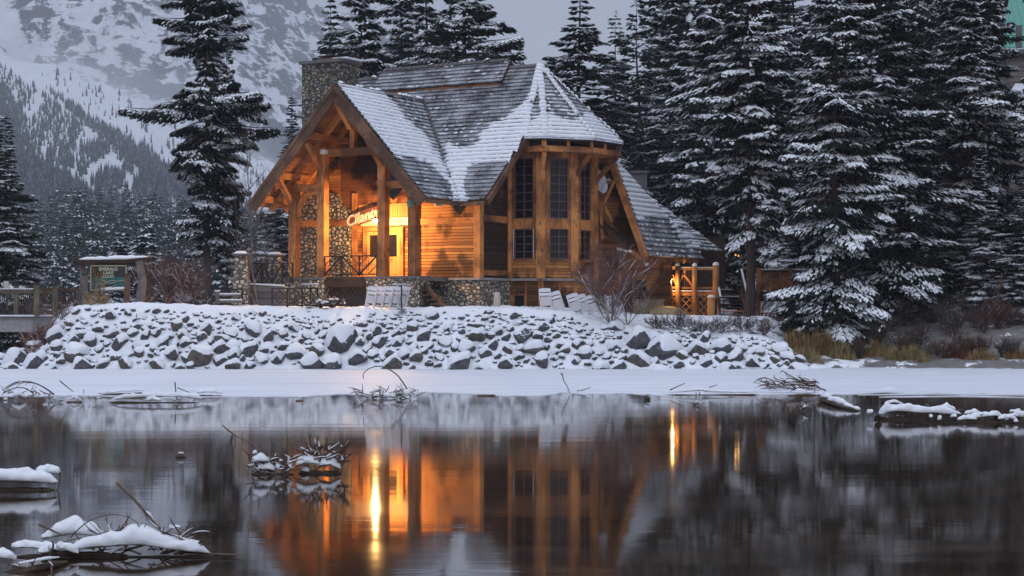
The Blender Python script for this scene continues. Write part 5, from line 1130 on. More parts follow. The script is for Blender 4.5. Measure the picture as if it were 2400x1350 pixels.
ga_ = (P(1141, 686, 81.0), P(1150, 722, 80.4)); mb = MB(); mb.tube([ga_[0], ga_[1]], .025, 6); tl = empty('red_shovel', ga_[1], 'red tool leaning between the dark handled tool and the pale bundle', 'tool'); mb.build('handle', REDL, tl); mb = MB(); mb.beam(ga_[0], ga_[0] * .8 + ga_[1] * .2, .03, .16, up=(0, 1, 0)); mb.build('blade', REDL, tl)
q = P(1165, 722, 80.4); bd = empty('closed_parasol', q, 'closed pale cloth parasol standing against the stone wall', 'parasol'); mb = MB()
mb.lathe(q, [(.06, -.1), (.13, .0), (.16, .25), (.15, .50), (.13, .68), (.07, .72), (.001, .73)], 12); mb.build('cloth', m_plain('pale_cloth', (.50, .45, .38), .9, .1, 10), bd, smooth=True); mb = MB(); mb.tube([q + [0, 0, .7], q + [.02, 0, 1.0]], .018, 6); mb.tube([q + [.02, 0, 1.0], q + [.08, 0, 1.08], q + [.02, 0, 1.14], q + [-.03, 0, 1.05]], .012, 5); mb.build('pole', M['iron'], bd)
# ================================================================ SIGN SHELTER, BRIDGE
YS = 82.0
KS = empty('lodge_sign', P(250, 708, YS), 'log framed sign with snowy ridge log and green board reading EMERALD LAKE LODGE', 'sign')
mb = MB(); mb.tube([P(172, 613, YS - .3), P(260, 612, YS), P(322, 616, YS + .2)], [.20, .23, .17], 10); mb.build('ridge_log', M['darkwood'], KS, smooth=True)
snow_blob('ridge_snow', [P(170, 609, YS - .3), P(230, 608, YS - .1), P(300, 606, YS + .1), P(348, 602, YS + .3)], [.19, .24, .24, .15], KS, n=24, flat=.55, seed=4)
for px, y0, r_ in ((193, 616, .15), (326, 612, .19)):
    mb = MB(); mb.tube([P(px, 720, YS + .1), P(px + (3 if px < 300 else 8), 660, YS + .1), P(px, y0, YS + .1)], [r_ * 1.25, r_ * 1.05, r_], 9); mb.build('log_post', M['greywood'], KS, smooth=True)
mb = MB(); mb.beam(P(318, 612, YS + .2), P(345, 606, YS + .2), .3, .1); mb.build('bracket', M['darkwood'], KS)
bq0, bq1 = P(213, 680, YS - .25), P(296, 623, YS - .25)
t = NT('sign_face'); s_ = t.n('ShaderNodeSeparateXYZ', {0: t.obj}); zrel = t.math('SUBTRACT', s_.outputs['Z'], 0)
mb = MB(); mb.box(bq0[0], bq1[0], bq0[1], bq0[1] + .06, bq0[2] + .6, bq1[2]); fb = mb.build('board', m_plain('dark_brown_board', (.028, .020, .018), .5, .2), KS)
mb = MB(); mb.box(bq0[0], bq1[0], bq0[1] - .004, bq0[1] + .05, bq0[2], bq0[2] + .6); mb.build('lake_panel', m_plain('emerald_paint', (.012, .12, .105), .5, .15), KS)
FRM = m_plain('gilt_frame', (.38, .34, .22), .6, .1)
for a, b in (((bq0[0], bq1[2]), (bq1[0], bq1[2])), ((bq0[0], bq0[2]), (bq1[0], bq0[2])), ((bq0[0], bq0[2]), (bq0[0], bq1[2])), ((bq1[0], bq0[2]), (bq1[0], bq1[2]))):
    mb = MB(); mb.beam([a[0], bq0[1] - .02, a[1]], [b[0], bq0[1] - .02, b[1]], .05, .045, up=(0, 1, 0), ext=.02); mb.build('frame', FRM, KS)
PAL = m_plain('pale_gold_letters', (.62, .62, .48), .6, .03)
cxm = P(254, 0, YS)[0]
for s_, py, sz in (('EMERALD', 631, .20), ('LAKE', 640, .20), ('L O D G E', 647.5, .115)): text('lettering', s_, sz, P(254, py, YS - .3), (1, 0, 0), PAL, KS, .006, .003)
mb = MB(); mb.box(P(240, 0, YS)[0], P(269, 0, YS)[0], YS - .275, YS - .262, P(0, 651, YS)[2], P(0, 650, YS)[2]); mb.build('underline', PAL, KS)
mb = MB(); mb.tube([P(x_, y_, YS - .28) for x_, y_ in ((236, 668), (246, 663), (256, 664), (268, 662), (272, 668), (262, 672), (250, 674), (238, 672))], .012, 4); mb.tube([P(x_, y_, YS - .28) for x_, y_ in ((238, 656), (250, 660), (262, 657), (276, 659), (292, 656))], .010, 4); mb.build('shore_line', PAL, KS)
mb = MB(); pts = [P(x_, y_, YS - .27) for x_, y_ in ((238, 669), (247, 665), (258, 667), (270, 664), (270, 670), (256, 671), (240, 672))]; mb.prism(pts, [0, -.012, 0]); mb.build('island_shape', m_plain('brown_island', (.06, .03, .02), .6), KS)
mb = MB()
for x_ in (219, 224, 231, 236): mb.beam(P(x_, 676, YS - .27), P(x_ - 1, 628, YS - .27), .012, .07, up=(0, 1, 0))
mb.build('tree_trunk_relief', m_plain('ochre_relief', (.28, .16, .06), .6, .3), KS)
snow_blob('board_snow', [P(232, 680, YS - .35), P(262, 678, YS - .35), P(297, 676, YS - .35)], .12, KS, n=14, seed=8)
for px, w_ in ((199, .30), (298, .30)):
    b = P(px, 712, 80.2); tp = P(px, 644, 80.2); o = empty('square_post', b, 'square post with dark cap in front of the %s side of the lodge sign' % ('left' if px < 250 else 'right'), 'post'); mb = MB(); mb.box(b[0] - w_ * .36, b[0] + w_ * .36, b[1] - .12, b[1] + .12, b[2] - .2, tp[2]); mb.build('shaft', M['greywood'] if px < 250 else M['rake'], o)
    mb = MB(); mb.box(b[0] - w_ * .46, b[0] + w_ * .46, b[1] - .16, b[1] + .16, tp[2], tp[2] + .05); mb.build('cap', M['iron'], o)
YB = 78.5
BR = empty('foot_bridge', P(20, 778, YB), 'concrete bridge with a timber and iron railing at the left edge of the photo', 'bridge'); xb = lambda px: (px - 1200) * YB / FPX
mb = MB(); mb.box(xb(-700), xb(78), YB, YB + 3.2, P(0, 778, YB)[2], P(0, 745, YB)[2]); mb.build('girder', M['concrete'], BR)
mb = MB(); mb.box(xb(-700), xb(84), YB - .12, YB + 3.3, P(0, 745, YB)[2], P(0, 741.5, YB)[2]); mb.build('deck', M['greywood'], BR)
mb = MB(); mb.box(xb(-700), xb(82), YB - .11, YB + 3.28, P(0, 741.4, YB)[2], P(0, 738, YB)[2]); mb.build('deck_snow', SNOW, BR)
GW = m_timber('treated_rail', (.19, .155, .09), (.09, .075, .05), 'x')
for yy in (YB, YB + 3.1):
    for x0_, x1_ in ((-700, -12), (-4, 80)) : mb = MB(); mb.box(xb(x0_), xb(x1_), yy - .06, yy + .08, P(0, 686, YB)[2], P(0, 678, YB)[2]); mb.build('top_rail', GW, BR); mb = MB(); mb.box(xb(x0_), xb(x1_), yy - .055, yy + .075, P(0, 677.9, YB)[2], P(0, 676, YB)[2]); mb.build('rail_snow', SNOW, BR)
    for px in (-180, -8, 86): mb = MB(); mb.box(xb(px) - .10, xb(px) + .10, yy - .1, yy + .1, P(0, 741, YB)[2], P(0, 667, YB)[2]); pst = mb.build('post', GW, BR); mb = MB(); mb.box(xb(px) - .15, xb(px) + .15, yy - .15, yy + .15, P(0, 667, YB)[2], P(0, 663, YB)[2]); mb.build('cap', M['iron'], pst)
    mb = MB()
    for px in np.arange(-170, 80, 4.6):
        if abs(px + 8) > 4: mb.beam([xb(px), yy, P(0, 738, YB)[2]], [xb(px), yy, P(0, 688, YB)[2]], .022, .022, up=(0, 1, 0))
    mb.beam([xb(-170), yy, P(0, 688, YB)[2]], [xb(80), yy, P(0, 688, YB)[2]], .03, .03); mb.beam([xb(-170), yy, P(0, 736, YB)[2]], [xb(80), yy, P(0, 736, YB)[2]], .03, .03); mb.build('balusters', M['iron'], BR)
FN = empty('rail_fence', P(130, 700, 83), 'low wooden rail fence running from the bridge towards the lodge sign', 'fence')
mb = MB(); mb.beam(P(90, 678, 80), P(190, 679, 85), .06, .12); mb.build('rail', M['darkwood'], FN)
for px, Y_ in ((104, 80.8), (150, 83)): mb = MB(); a = P(px, 712, Y_); mb.box(a[0] - .07, a[0] + .07, Y_, Y_ + .14, a[2], P(0, 674, Y_)[2]); mb.build('post', M['darkwood'], FN)
# white marker box behind the bridge rail
q = P(14, 675, 82); mk = empty('white_marker', q, 'pale square marker sticking up behind the bridge railing', 'marker'); mb = MB(); mb.box(q[0] - .11, q[0] + .11, 82, 82.1, q[2] - .3, q[2] + .32); mb.build('panel', m_plain('pale_marker', (.55, .50, .48), .6, .05), mk); mb = MB(); mb.box(q[0] - .03, q[0] + .03, 82.1, 82.16, q[2] - 1.0, q[2] + .2); mb.build('stake', M['greywood'], mk)
# ================================================================ GREEN ROOFED HOUSE AT THE UPPER RIGHT
YG = 118.0
GH = empty('guest_house', P(2440, 560, YG + 4), 'timber house with a green metal roof half hidden by trees at the right edge', 'house')
MTL = (lambda t: t.fin(t.mix(t.rng(t.math('FRACT', t.math('MULTIPLY', t.n('ShaderNodeSeparateXYZ', {0: t.obj}).outputs['X'], 2.5)), 0, .12, 0, 1), (.03, .12, .09), (.10, .33, .25)), .5))(NT('green_metal_roof'))
g0 = P(2380, 0, YG); zr = lambda py: P(0, py, YG)[2]; xg = lambda px: (px - 1200) * YG / FPX
mb = MB(); mb.box(xg(2368), xg(2800), YG, YG + 9, zr(600), zr(128)); mb.build('wall', m_siding('grey_lap', (.22, .19, .17), (.13, .11, .10), .35, (.05, .05, .05), .8), GH)
mb = MB(); mb.box(xg(2358), xg(2810), YG - .5, YG + 9.4, zr(128), zr(118)); mb.build('eave', M['slate'], GH); mb = MB(); mb.box(xg(2360), xg(2808), YG - .48, YG + .6, zr(118), zr(116)); mb.build('eave_snow', SNOW, GH)
mb = MB(); mb.prism([P(2336, 150, YG + 2), P(2820, 150, YG + 2), P(2780, -40, YG + 7), P(2372, -40, YG + 7)], [0, 0, -.15]); mb.build('roof', MTL, GH)
mb = MB(); mb.prism([P(2150, 205, YG - .8), P(2176, 196, YG - .8), P(2410, 236, YG - 4), P(2376, 250, YG - 4)], [0, .1, -.2]); 
mb = MB(); mb.beam(P(2345, 190, YG - 1), P(2382, 238, YG - 1.6), .25, .12); mb.build('porch_roof_edge', MTL, GH)
mb = MB(); mb.prism([P(2350, 245, YG - 1), P(2640, 260, YG - 4), P(2700, 200, YG), P(2380, 200, YG)], [0, 0, .12]); mb.build('porch_roof_snow', SNOW, GH)
mb = MB(); mb.tube([P(2388, 112, YG - .2), P(2388, 60, YG - .2)], .22, 8); mb.build('stove_pipe', M['slate'], GH)
# ================================================================ BOULDERS OF THE BANK
import bmesh
def ico(sub):
    bm = bmesh.new(); bmesh.ops.create_icosphere(bm, subdivisions=sub, radius=1); V = np.array([v.co[:] for v in bm.verts]); F = np.array([[v.index for v in f.verts] for f in bm.faces]); E = np.array([[v.index for v in e_.verts] for e_ in bm.edges]); bm.free(); return V, F, E
IV, IF_, IE = ico(4)
def smooth_pts(V, E, it):
    for _ in range(it):
        s_ = np.zeros_like(V); n = np.zeros(len(V)); np.add.at(s_, E[:, 0], V[E[:, 1]]); np.add.at(s_, E[:, 1], V[E[:, 0]]); np.add.at(n, E[:, 0], 1); np.add.at(n, E[:, 1], 1); V = V * .4 + .6 * s_ / n[:, None]
    return V
def make_rock(seed, mat):
    rg = np.random.default_rng(seed); V = IV.copy(); V *= 1 + .12 * fbm(V * 1.2, 2, seed)[:, None]
    for k in range(13):
        d = unit(rg.normal(0, 1, 3)); c = rg.uniform(.50, .86); over = np.maximum(0, V @ d - c); V = V - over[:, None] * d * .96
    V = V * np.array([1, rg.uniform(.72, .95), rg.uniform(.62, .85)]); V += .018 * fbm(V * 6, 3, seed + 1)[:, None] * unit(V)
    a = rg.uniform(-.35, .35); V = V @ np.array([[math.cos(a), 0, -math.sin(a)], [0, 1, 0], [math.sin(a), 0, math.cos(a)]])
    fn = np.cross(V[IF_[:, 1]] - V[IF_[:, 0]], V[IF_[:, 2]] - V[IF_[:, 0]]); vn = np.zeros_like(V)
    for j in range(3): np.add.at(vn, IF_[:, j], fn)
    vn = unit(vn); vs = unit(smooth_pts(vn, IE, 2)); q = vs[:, 2] + .18 * fbm(V * 2.2, 2, seed + 2) + .20 * vs[:, 1] + .12 * V[:, 2]
    h = sstep(.04, .46, q); C = V + vs * (.05 * h)[:, None] - vs * (.05 * (1 - sstep(0, .12, h)))[:, None]; C[:, 2] += .30 * h * (.8 + .4 * vnoise(V * 1.5, seed)); C = smooth_pts(C, IE, 5)
    keep = (h[IF_] > .03).any(1); Fc = IF_[keep]; us = np.unique(Fc); re = np.full(len(V), -1); re[us] = np.arange(len(us))
    ro = npmesh('boulder', V, [IF_], mat, smooth=False); co = npmesh('snow_cap', C[us], [re[Fc]], SNOW, smooth=True); d = (ro.data, co.data)
    bpy.data.objects.remove(ro); bpy.data.objects.remove(co); return d
ROCKS = [make_rock(100 + i, M['rock'] if i % 4 else M['rockb']) for i in range(12)]
rg = np.random.default_rng(77); placed = []
cand = []
for s_, n in ((.60, 40), (.44, 260), (.32, 3000), (.23, 15000), (.15, 18000)):
    for _ in range(n):
        px = rg.uniform(-120, 1865); t_ = rg.random() ** 1.2 * .93
        w_ = np.interp(px, TPX, TW); zt = np.interp(px, TPX, TZ)
        if zt < .2: continue
        dens = (1 - .86 * sstep(.5, .8, t_)) * (.55 + .9 * float(sstep(-.4, .3, vnoise(np.array([[px / 70, t_ * 4]]), 3)[0]))); 
        if rg.random() > dens: continue
        Y = 75.45 + w_ * t_; X = (px - 1200) * 78 / FPX; s2 = s_ * rg.uniform(.75, 1.3)
        if t_ > .6: s2 *= .62
        L_ = t_ * math.hypot(w_, zt)
        ok = all((X - a) ** 2 + (L_ - b) ** 2 > (.80 * (s2 + c)) ** 2 for a, b, c in placed)
        if ok: placed.append((X, L_, s2)); cand.append((X, Y, s2, t_, px))
cand.sort(key=lambda q: -q[2] * (1.2 - .5 * q[3])); ZN = [(430, 'below the lodge sign'), (760, 'below the iron fences and stone pillars'), (1000, 'below the porch and white chairs'), (1200, 'below the cobblestone wall'), (1420, 'below the round bay'), (1660, 'below the bare bush'), (9999, 'at the right tip of the bank')]
def rock_xf(o, q):
    X, Y, s_, t_, px = q; o.location = (X, Y, gz(X, Y) + s_ * rg.uniform(-.12, .14)); o.rotation_euler = (rg.uniform(-.25, .3), rg.uniform(-.38, .38), rg.uniform(-.9, .9)); o.scale = (s_ * rg.uniform(.95, 1.3), s_, s_ * rg.uniform(.85, 1.2))
for k, q in enumerate(cand[:300]):
    r_, c_ = ROCKS[int(rg.integers(12))]; zone = next(z for lim, z in ZN if q[4] < lim); tier = 'at the ice edge' if q[3] < .22 else ('halfway up the bank' if q[3] < .58 else 'near the top of the bank')
    o = bpy.data.objects.new('boulder', r_); COL.objects.link(o); rock_xf(o, q); c = bpy.data.objects.new('snow_cap', c_); COL.objects.link(c); c.parent = o
    tag(o, 'snowy grey boulder %s %s' % (tier, zone), 'boulder', 'boulders %s %s' % (tier, zone))
rest = cand[300:]
# small stones fill the gaps: one mass
SV, SF, SM, off = [], [], [], 0
for q in rest[:900]:
    r_, c_ = ROCKS[int(rg.integers(12))]; X, Y, s_, t_, px = q; a = rg.uniform(0, 6.28); Rm_ = np.array([[math.cos(a), -math.sin(a), 0], [math.sin(a), math.cos(a), 0], [0, 0, 1]])
    for mi_, me in ((0, r_), (1, c_)):
        v = np.empty(len(me.vertices) * 3, np.float32); me.vertices.foreach_get('co', v); f = np.empty(len(me.loops), np.int32); me.loops.foreach_get('vertex_index', f)
        v = v.reshape(-1, 3) @ Rm_.T * s_ * [1.1, 1, .8] + [X, Y, gz(X, Y) + s_ * .08]; SV.append(v); SF.append(f.reshape(-1, 3) + off); SM.append(np.full(len(f) // 3, mi_)); off += len(v)
if SV: tag(npmesh('small_stones', np.vstack(SV), [np.vstack(SF)], [M['rock'], SNOW], np.concatenate(SM), np.concatenate(SM) > 0), 'small snowy stones filling the gaps between the boulders of the bank', 'stones', kind='stuff')
# ================================================================ BARE SHRUBS
def shrub(name, base, n, h, spread, r0, seed, mats, label, cat='shrub', group=None, depth=3, snow=.5, up=.9, kids=5, bend=.25, flat=1.0, parent=None):
    rg = np.random.default_rng(seed); base = np.array(base, float); stem = MB(); fine = MB(); sn = MB()
    def grow(p, d, ln, r_, lv):
        m = 6; pts = [p]; dd = d.copy()
        for i in range(m - 1):
            dd = unit(dd + rg.normal(0, bend * .35, 3) + np.array([0, 0, .05 * (up if lv == 0 else .6)])); pts.append(pts[-1] + dd * ln / (m - 1))
        pts = np.array(pts); tgt = stem if lv <= 1 else fine; tgt.tube(pts, np.linspace(r_, r_ * .45, m), 4 if lv == 0 else 3, False)
        if lv <= 1 and rg.random() < snow * 1.5:
            a = int(rg.integers(0, 3)); q = pts[a:a + 4].copy(); q[:, 2] += r_ * .8
            if abs(unit(q[-1] - q[0])[2]) < .9: sn.tube(q, np.array([.3, 1, .9, .3])[:len(q)] * r_ * 1.0, 4, False)
        if lv < depth:
            for k in range(kids if lv else kids + 2):
                i = int(rg.integers(1, m - 1)); dr = unit(dd * .4 + (pts[i] - pts[i - 1]) / (ln / (m - 1)) * .6 + rg.normal(0, .55, 3) * np.array([1, 1, .7]) + [0, 0, .15 * up]); grow(pts[i], dr, ln * rg.uniform(.38, .62), max(r_ * .5, .007), lv + 1)
    for k in range(n):
        a = 2 * math.pi * (k + rg.random()) / n; tl = spread * rg.uniform(.25, 1); d = unit(np.array([math.cos(a) * tl, math.sin(a) * tl * flat, 1.])); grow(base + np.array([math.cos(a), math.sin(a), 0]) * .10 * rg.random(), d, h * rg.uniform(.65, 1) * .8, r0 * rg.uniform(.7, 1.1), 0)
    o = empty(name, base, label, cat, group); stem.build('stems', mats[0], o)
    if fine.n: fine.build('twigs', mats[1], o)
    if sn.n: sn.build('snow', SNOW, o, smooth=True)
    return o
BT, RT = M['twig'], M['redtwig']
M['palestem'] = m_plain('pale_stem', (.17, .135, .125), .8, .3, 20); M['ochre'] = m_plain('dry_ochre', (.30, .19, .075), .9, .4, 3); M['rust'] = m_plain('rusty_leaf', (.15, .055, .028), .9, .4, 4); M['brown'] = m_plain('brown_stem', (.10, .05, .032), .9, .4, 4)
shrub('bare_bush', GP(1432, 78.9), 11, 4.1, .95, .024, 5, (M['palestem'], RT), 'large bare multi stemmed bush with reddish twigs in front of the lodge wing', snow=.6, kids=5, bend=.45)
shrub('bare_bush', GP(1470, 79.3), 5, 3.2, 1.25, .022, 8, (M['palestem'], RT), 'slender leaning bare bush just right of the large multi stemmed bush', snow=.6, kids=4)
# sapling behind the terrace
def sapling(px, Y, top, label, seed, red=False):
    rg = np.random.default_rng(seed); b = GP(px, Y); H = (HOR - top) * Y / FPX + CAMZ - b[2]; o = empty('bare_sapling', b, label, 'tree'); mb = MB(); fine = MB()
    z = np.linspace(0, H, 10); x = np.cumsum(rg.normal(0, .07, 10)); pts = np.stack([b[0] + x, b[1] + 0 * x, b[2] + z], -1); mb.tube(pts, np.linspace(.06, .012, 10), 5, False)
    for k in range(30):
        t_ = rg.uniform(.3, .97); p = np.array([np.interp(t_, np.linspace(0, 1, 10), pts[:, i]) for i in range(3)]); a = rg.uniform(0, 6.28); ln = (1.1 - t_) * H * .34; d = unit([math.cos(a), math.sin(a), 1.1]); q = [p]
        for i in range(5): d = unit(d + rg.normal(0, .12, 3) + [0, 0, .05]); q.append(q[-1] + d * ln / 5)
        fine.tube(q, np.linspace(.02, .006, 6), 3, False)
        for j in range(4): s_ = q[1 + j]; d2 = unit(d + rg.normal(0, .6, 3)); fine.tube([s_, s_ + d2 * ln * .2, s_ + (d2 + [0, 0, .1]) * ln * .4], [.010, .008, .004], 3, False)
    mb.build('trunk', M['palestem'], o); fine.build('crown', M['brown'], o); return o
sapling(592, 92, 285, 'tall thin leafless sapling between the old fir and the porch roof', 3)
sapling(556, 96, 430, 'thin leafless tree close right of the tall old fir trunk', 4)
sapling(2330, 84, 640, 'small leafless tree low at the right edge', 6)
for k, (px, Y, n, h, sp, lab) in enumerate([
        (352, 88, 14, 3.0, .5, 'purplish bare thicket right of the lodge sign shelter'), (398, 86, 16, 2.9, .5, 'dense reddish bare thicket midway between the sign and the old fir'),
        (446, 85, 14, 2.6, .55, 'reddish bare thicket at the foot of the old fir'), (610, 94, 14, 4.0, .5, 'bare purplish shrub behind the stone pillars'), (120, 92, 14, 3.2, .5, 'rusty bare thicket left of the lodge sign'),
        (165, 96, 12, 3.4, .5, 'bare thicket behind the left post of the sign shelter'), (75, 90, 12, 3.0, .5, 'bare thicket behind the bridge railing')]):
    shrub('thicket', GP(px, Y), n, h, sp, .02, 40 + k, (M['brown'], RT if k < 4 else M['rust']), lab, depth=2, snow=.35, kids=6, bend=.35)
for k, (px, Y, h, m1, lab) in enumerate([(100, 78.2, .9, 'rust', 'rusty dry fern clump beside the bridge end'), (130, 77.8, .8, 'rust', 'rusty dry bush at the upper left corner of the boulder bank'), (72, 77.0, .8, 'rust', 'dry red brown brush hanging under the bridge end'),
        (148, 79.3, 1.0, 'brown', 'snow laden dry bush left of the sign'), (212, 79.3, .7, 'ochre', 'low dry bush in front of the lodge sign board'), (246, 79.6, .5, 'ochre', 'dry ochre tuft under the lodge sign board'),
        (350, 80.4, .6, 'rust', 'low rusty bush right of the square post by the sign'), (392, 80.2, .6, 'rust', 'low rusty bush at the bank edge below the thicket'), (432, 80.0, .7, 'palestem', 'fan of pale dry stems at the bank edge'), (478, 80.2, .5, 'brown', 'low brown bush left of the wooden bench')]):
    shrub('dry_bush', GP(px, Y), 12, h, 1.1, .015, 60 + k, (M[m1], M[m1]), lab, depth=2, snow=.9, kids=5, bend=.5)
for k, (px, Y, h, lab) in enumerate([(1590, 78.6, 1.1, 'tangled low brush below the tan panel'), (1640, 78.4, 1.0, 'tangled low brush below the deck posts'), (1690, 78.4, .95, 'tangled low brush below the deck stairs'), (1745, 78.8, 1.0, 'tangled low brush at the foot of the bare trunk'), (1540, 78.9, .8, 'low brush right of the large bare bush'), (1790, 78.9, 1.1, 'tangled dark brush where the boulders end')]):
    shrub('low_brush', GP(px, Y), 14, h, 1.7, .014, 80 + k, (BT, BT), lab, depth=2, snow=.35, kids=6, bend=.6)
rg = np.random.default_rng(4)
names = ['just right of the boulder bank', 'below the spruce with ground sweeping boughs', 'right of the ochre grass', 'below the second pair of thin trunks', 'in the middle of the right shore', 'above the pale grass clump', 'right of the pale grass clump', 'below the thin reddish trunk', 'near the right edge', 'at the right edge of the photo', 'high on the right slope', 'on the right slope between two trunks', 'on the slope at the far right', 'in the shade below the wide boughed spruce']
spots = [(1870, 79, 1.3), (1935, 80.5, 1.3), (2010, 79, 1.4), (2060, 81, 1.7), (2110, 79.3, 1.5), (2150, 80.3, 1.8), (2215, 78.7, 1.5), (2235, 82, 2.0), (2300, 79, 1.6), (2370, 78.6, 1.6), (2120, 84, 2.0), (2190, 85, 2.1), (2340, 83, 2.2), (2270, 85.5, 2.0)]
for k, (px, Y, h) in enumerate(spots):
    h *= .7
    shrub('brush', GP(px, Y), 16, h, .75, .016, 120 + k, (BT if k % 3 else M['brown'], BT if k % 2 else M['brown']), 'brown leafless brush ' + names[k], depth=2, snow=.25, kids=6, bend=.4)
rg = np.random.default_rng(14)
for k in range(20):
    px = 2010 + 20 * k + rg.uniform(-8, 8); Y = rg.uniform(78.6, 84.5)
    shrub('brush', GP(px, Y), 12, rg.uniform(.7, 1.5), .7, .012, 160 + k, (BT, BT if k % 3 else M['brown']), 'dark leafless brush in the thicket along the right shore', group='dark brush thicket of the right shore', depth=2, snow=.2, kids=6, bend=.4)
def grass(px, Y, w, h, n, mat, lab, seed):
    rg = np.random.default_rng(seed); b = GP(px, Y); a = rg.uniform(0, 6.28, n); r_ = w * np.sqrt(rg.random(n)); x = b[0] + r_ * np.cos(a); y = b[1] + r_ * np.sin(a) * .6; z = ground_z(x, y) - .03
    ln = h * rg.uniform(.5, 1.1, n); ln = ln * (1.15 - .75 * (r_ / w) ** 2) * (.6 + .8 * rg.random(n)); az = rg.uniform(0, 6.28, n); be = rg.uniform(.2, .9, n) * ln; p0 = np.stack([x, y, z], -1); p1 = p0 + np.stack([np.cos(az) * be * .3, np.sin(az) * be * .3, ln * .75], -1); p2 = p0 + np.stack([np.cos(az) * be, np.sin(az) * be, ln * (1 - .4 * be / ln)], -1)
    s_ = np.stack([np.cos(az + 1.57), np.sin(az + 1.57), 0 * az], -1) * rg.uniform(.008, .014, n)[:, None]
    V = np.stack([p0 - s_, p0 + s_, p1 + s_ * .8, p1 - s_ * .8, p2], 1).reshape(-1, 3); i = np.arange(n)[:, None] * 5
    o = npmesh('grass_clump', V, [i + [[0, 1, 2, 3]], i + [[3, 2, 4]]], M[mat], origin=b); tag(o, lab, 'grass', kind='stuff')
M['straw'] = m_plain('green_straw', (.30, .23, .10), .9, .35, 3)
for k, (px, Y, w, h, n, mat, lab) in enumerate([(1875, 78.8, .7, 1.0, 900, 'ochre', 'ochre dry grass clump at the left end of the right shore'), (1930, 79.4, .9, 1.1, 1300, 'ochre', 'tall ochre dry grass in the middle of the reed bed'), (1975, 78.6, .6, .8, 700, 'straw', 'greenish grass hanging over the snow edge'), (1895, 77.2, .7, .55, 600, 'straw', 'low frosted grass at the ice edge right of the boulders'),
        (2050, 79.2, .7, .8, 600, 'ochre', 'sparse ochre grass below the low boughs'), (2105, 78.2, .6, .7, 500, 'straw', 'pale grass clump on the middle of the right shore'), (2145, 77.9, .7, .7, 700, 'straw', 'green tinged grass clump near two thin trunks'), (2300, 78.2, .7, .6, 450, 'ochre', 'thin ochre grass near the right edge'), (2250, 79, .7, .7, 400, 'rust', 'rusty grass under the wide boughed spruce'), (2385, 78.4, .6, .6, 400, 'ochre', 'ochre grass at the right edge'),
        (115, 77.6, .6, .5, 400, 'rust', 'rusty grass fringe at the bridge end'), (236, 80, .3, 1.6, 60, 'ochre', 'tall dry stalks in front of the sign board')]): grass(px, Y, w, h, n, mat, lab, 300 + k)
# ================================================================ DRIFTWOOD
def lines(pts, Y, n=None): return np.array([P(p[0], p[1], Y + (p[2] if len(p) > 2 else 0)) for p in pts])
M['wetlog'] = m_timber('wet_log', (.10, .07, .05), (.03, .02, .016), 'x'); M['drift'] = m_timber('bleached_drift', (.24, .18, .13), (.10, .07, .055), 'x')
def drift(name, label, wl, logs=(), snow=(), twigs=(), cat='driftwood', scr=0, seed=0, knob=(), box=None, sn=16, ar=(-2.9, -.2)):
    Y = CAMZ * FPX / (wl - HOR); s_ = Y / FPX; allp = [q for l in logs for q in l[0]] + [q for l in snow for q in l[0]] + [q for l in twigs for q in l[0]]; cx = np.mean([q[0] for q in allp])
    o = empty(name, P(cx, wl, Y), label, cat); rg = np.random.default_rng(seed)
    for pts, r_ in logs:
        q = lines(pts, Y); t_ = np.linspace(0, 1, 14); ts = np.linspace(0, 1, len(q)); C = np.stack([np.interp(t_, ts, q[:, i]) for i in range(3)], -1) + rg.normal(0, .06 * r_ * s_, (14, 3)); mb = MB(); C[:, 2] -= r_ * s_ * .75; en = np.clip(np.minimum(t_, 1 - t_) * 7 + .35, 0, 1); mb.tube(C, r_ * s_ * .95 * (1 - .25 * t_) * en * rg.uniform(.85, 1.12, 14), 10); mb.build('log', M['wetlog'] if r_ > 5 else M['drift'], o, smooth=True)
    for k, (pts, r_) in enumerate(snow): snow_blob('snow', lines(pts, Y), np.array(r_, float) * s_ if np.ndim(r_) else r_ * s_, o, seed=seed * 7 + k, n=sn + 16, m=20, flat=.95, rough=.42)
    if twigs:
        mb = MB()
        for pts, r_ in twigs:
            q = lines(pts, Y); m = 3 * len(q); t_ = np.linspace(0, 1, m); ts = np.linspace(0, 1, len(q)); C = np.stack([np.interp(t_, ts, q[:, i]) for i in range(3)], -1); C = smooth_line(C); mb.tube(C + rg.normal(0, .12 * r_ * s_, C.shape), r_ * s_ * np.linspace(1, .55, m), 6)
        mb.build('branch', M['drift'], o, smooth=True)
    if scr:
        x0, x1, y0, y1, h_ = box; mb = MB(); sm2 = MB()
        for k in range(int(scr * (1.6 if wl > 1000 else .8))):
            a = np.array([rg.uniform(x0, x1), rg.uniform(y0, y1)]); ang = rg.uniform(*ar); ln = h_ * rg.uniform(.4, 1.25); cv = rg.normal(0, .5); pts = []
            for i in range(5): pts.append((a[0], a[1], .004 * i * rg.normal() + rg.uniform(-.02, .02) * 0)); a = a + ln / 4 * np.array([math.cos(ang), math.sin(ang) * .7]); ang += cv * .4
            yy_ = Y + rg.uniform(-.06, .06) * Y / 17; q = lines(pts, yy_)
            if k % 2 == 0: sm2.tube(q[:4] + [0, 0, 1.6 * s_], np.array([.6, 1.9, 1.6, .4]) * (1 if wl > 1000 else .6) * s_, 5)
            mb.tube(q, np.linspace(1.5, .6, 5) * (1 if wl > 1000 else .55) * s_ * (1 + .7 * rg.random()), 4)
        mb.build('twigs', M['brown'], o); sm2.build('twig_snow', SNOW, o)
    return o
def smooth_line(C):
    for _ in range(3): C[1:-1] = (C[:-2] + 2 * C[1:-1] + C[2:]) / 4
    return C
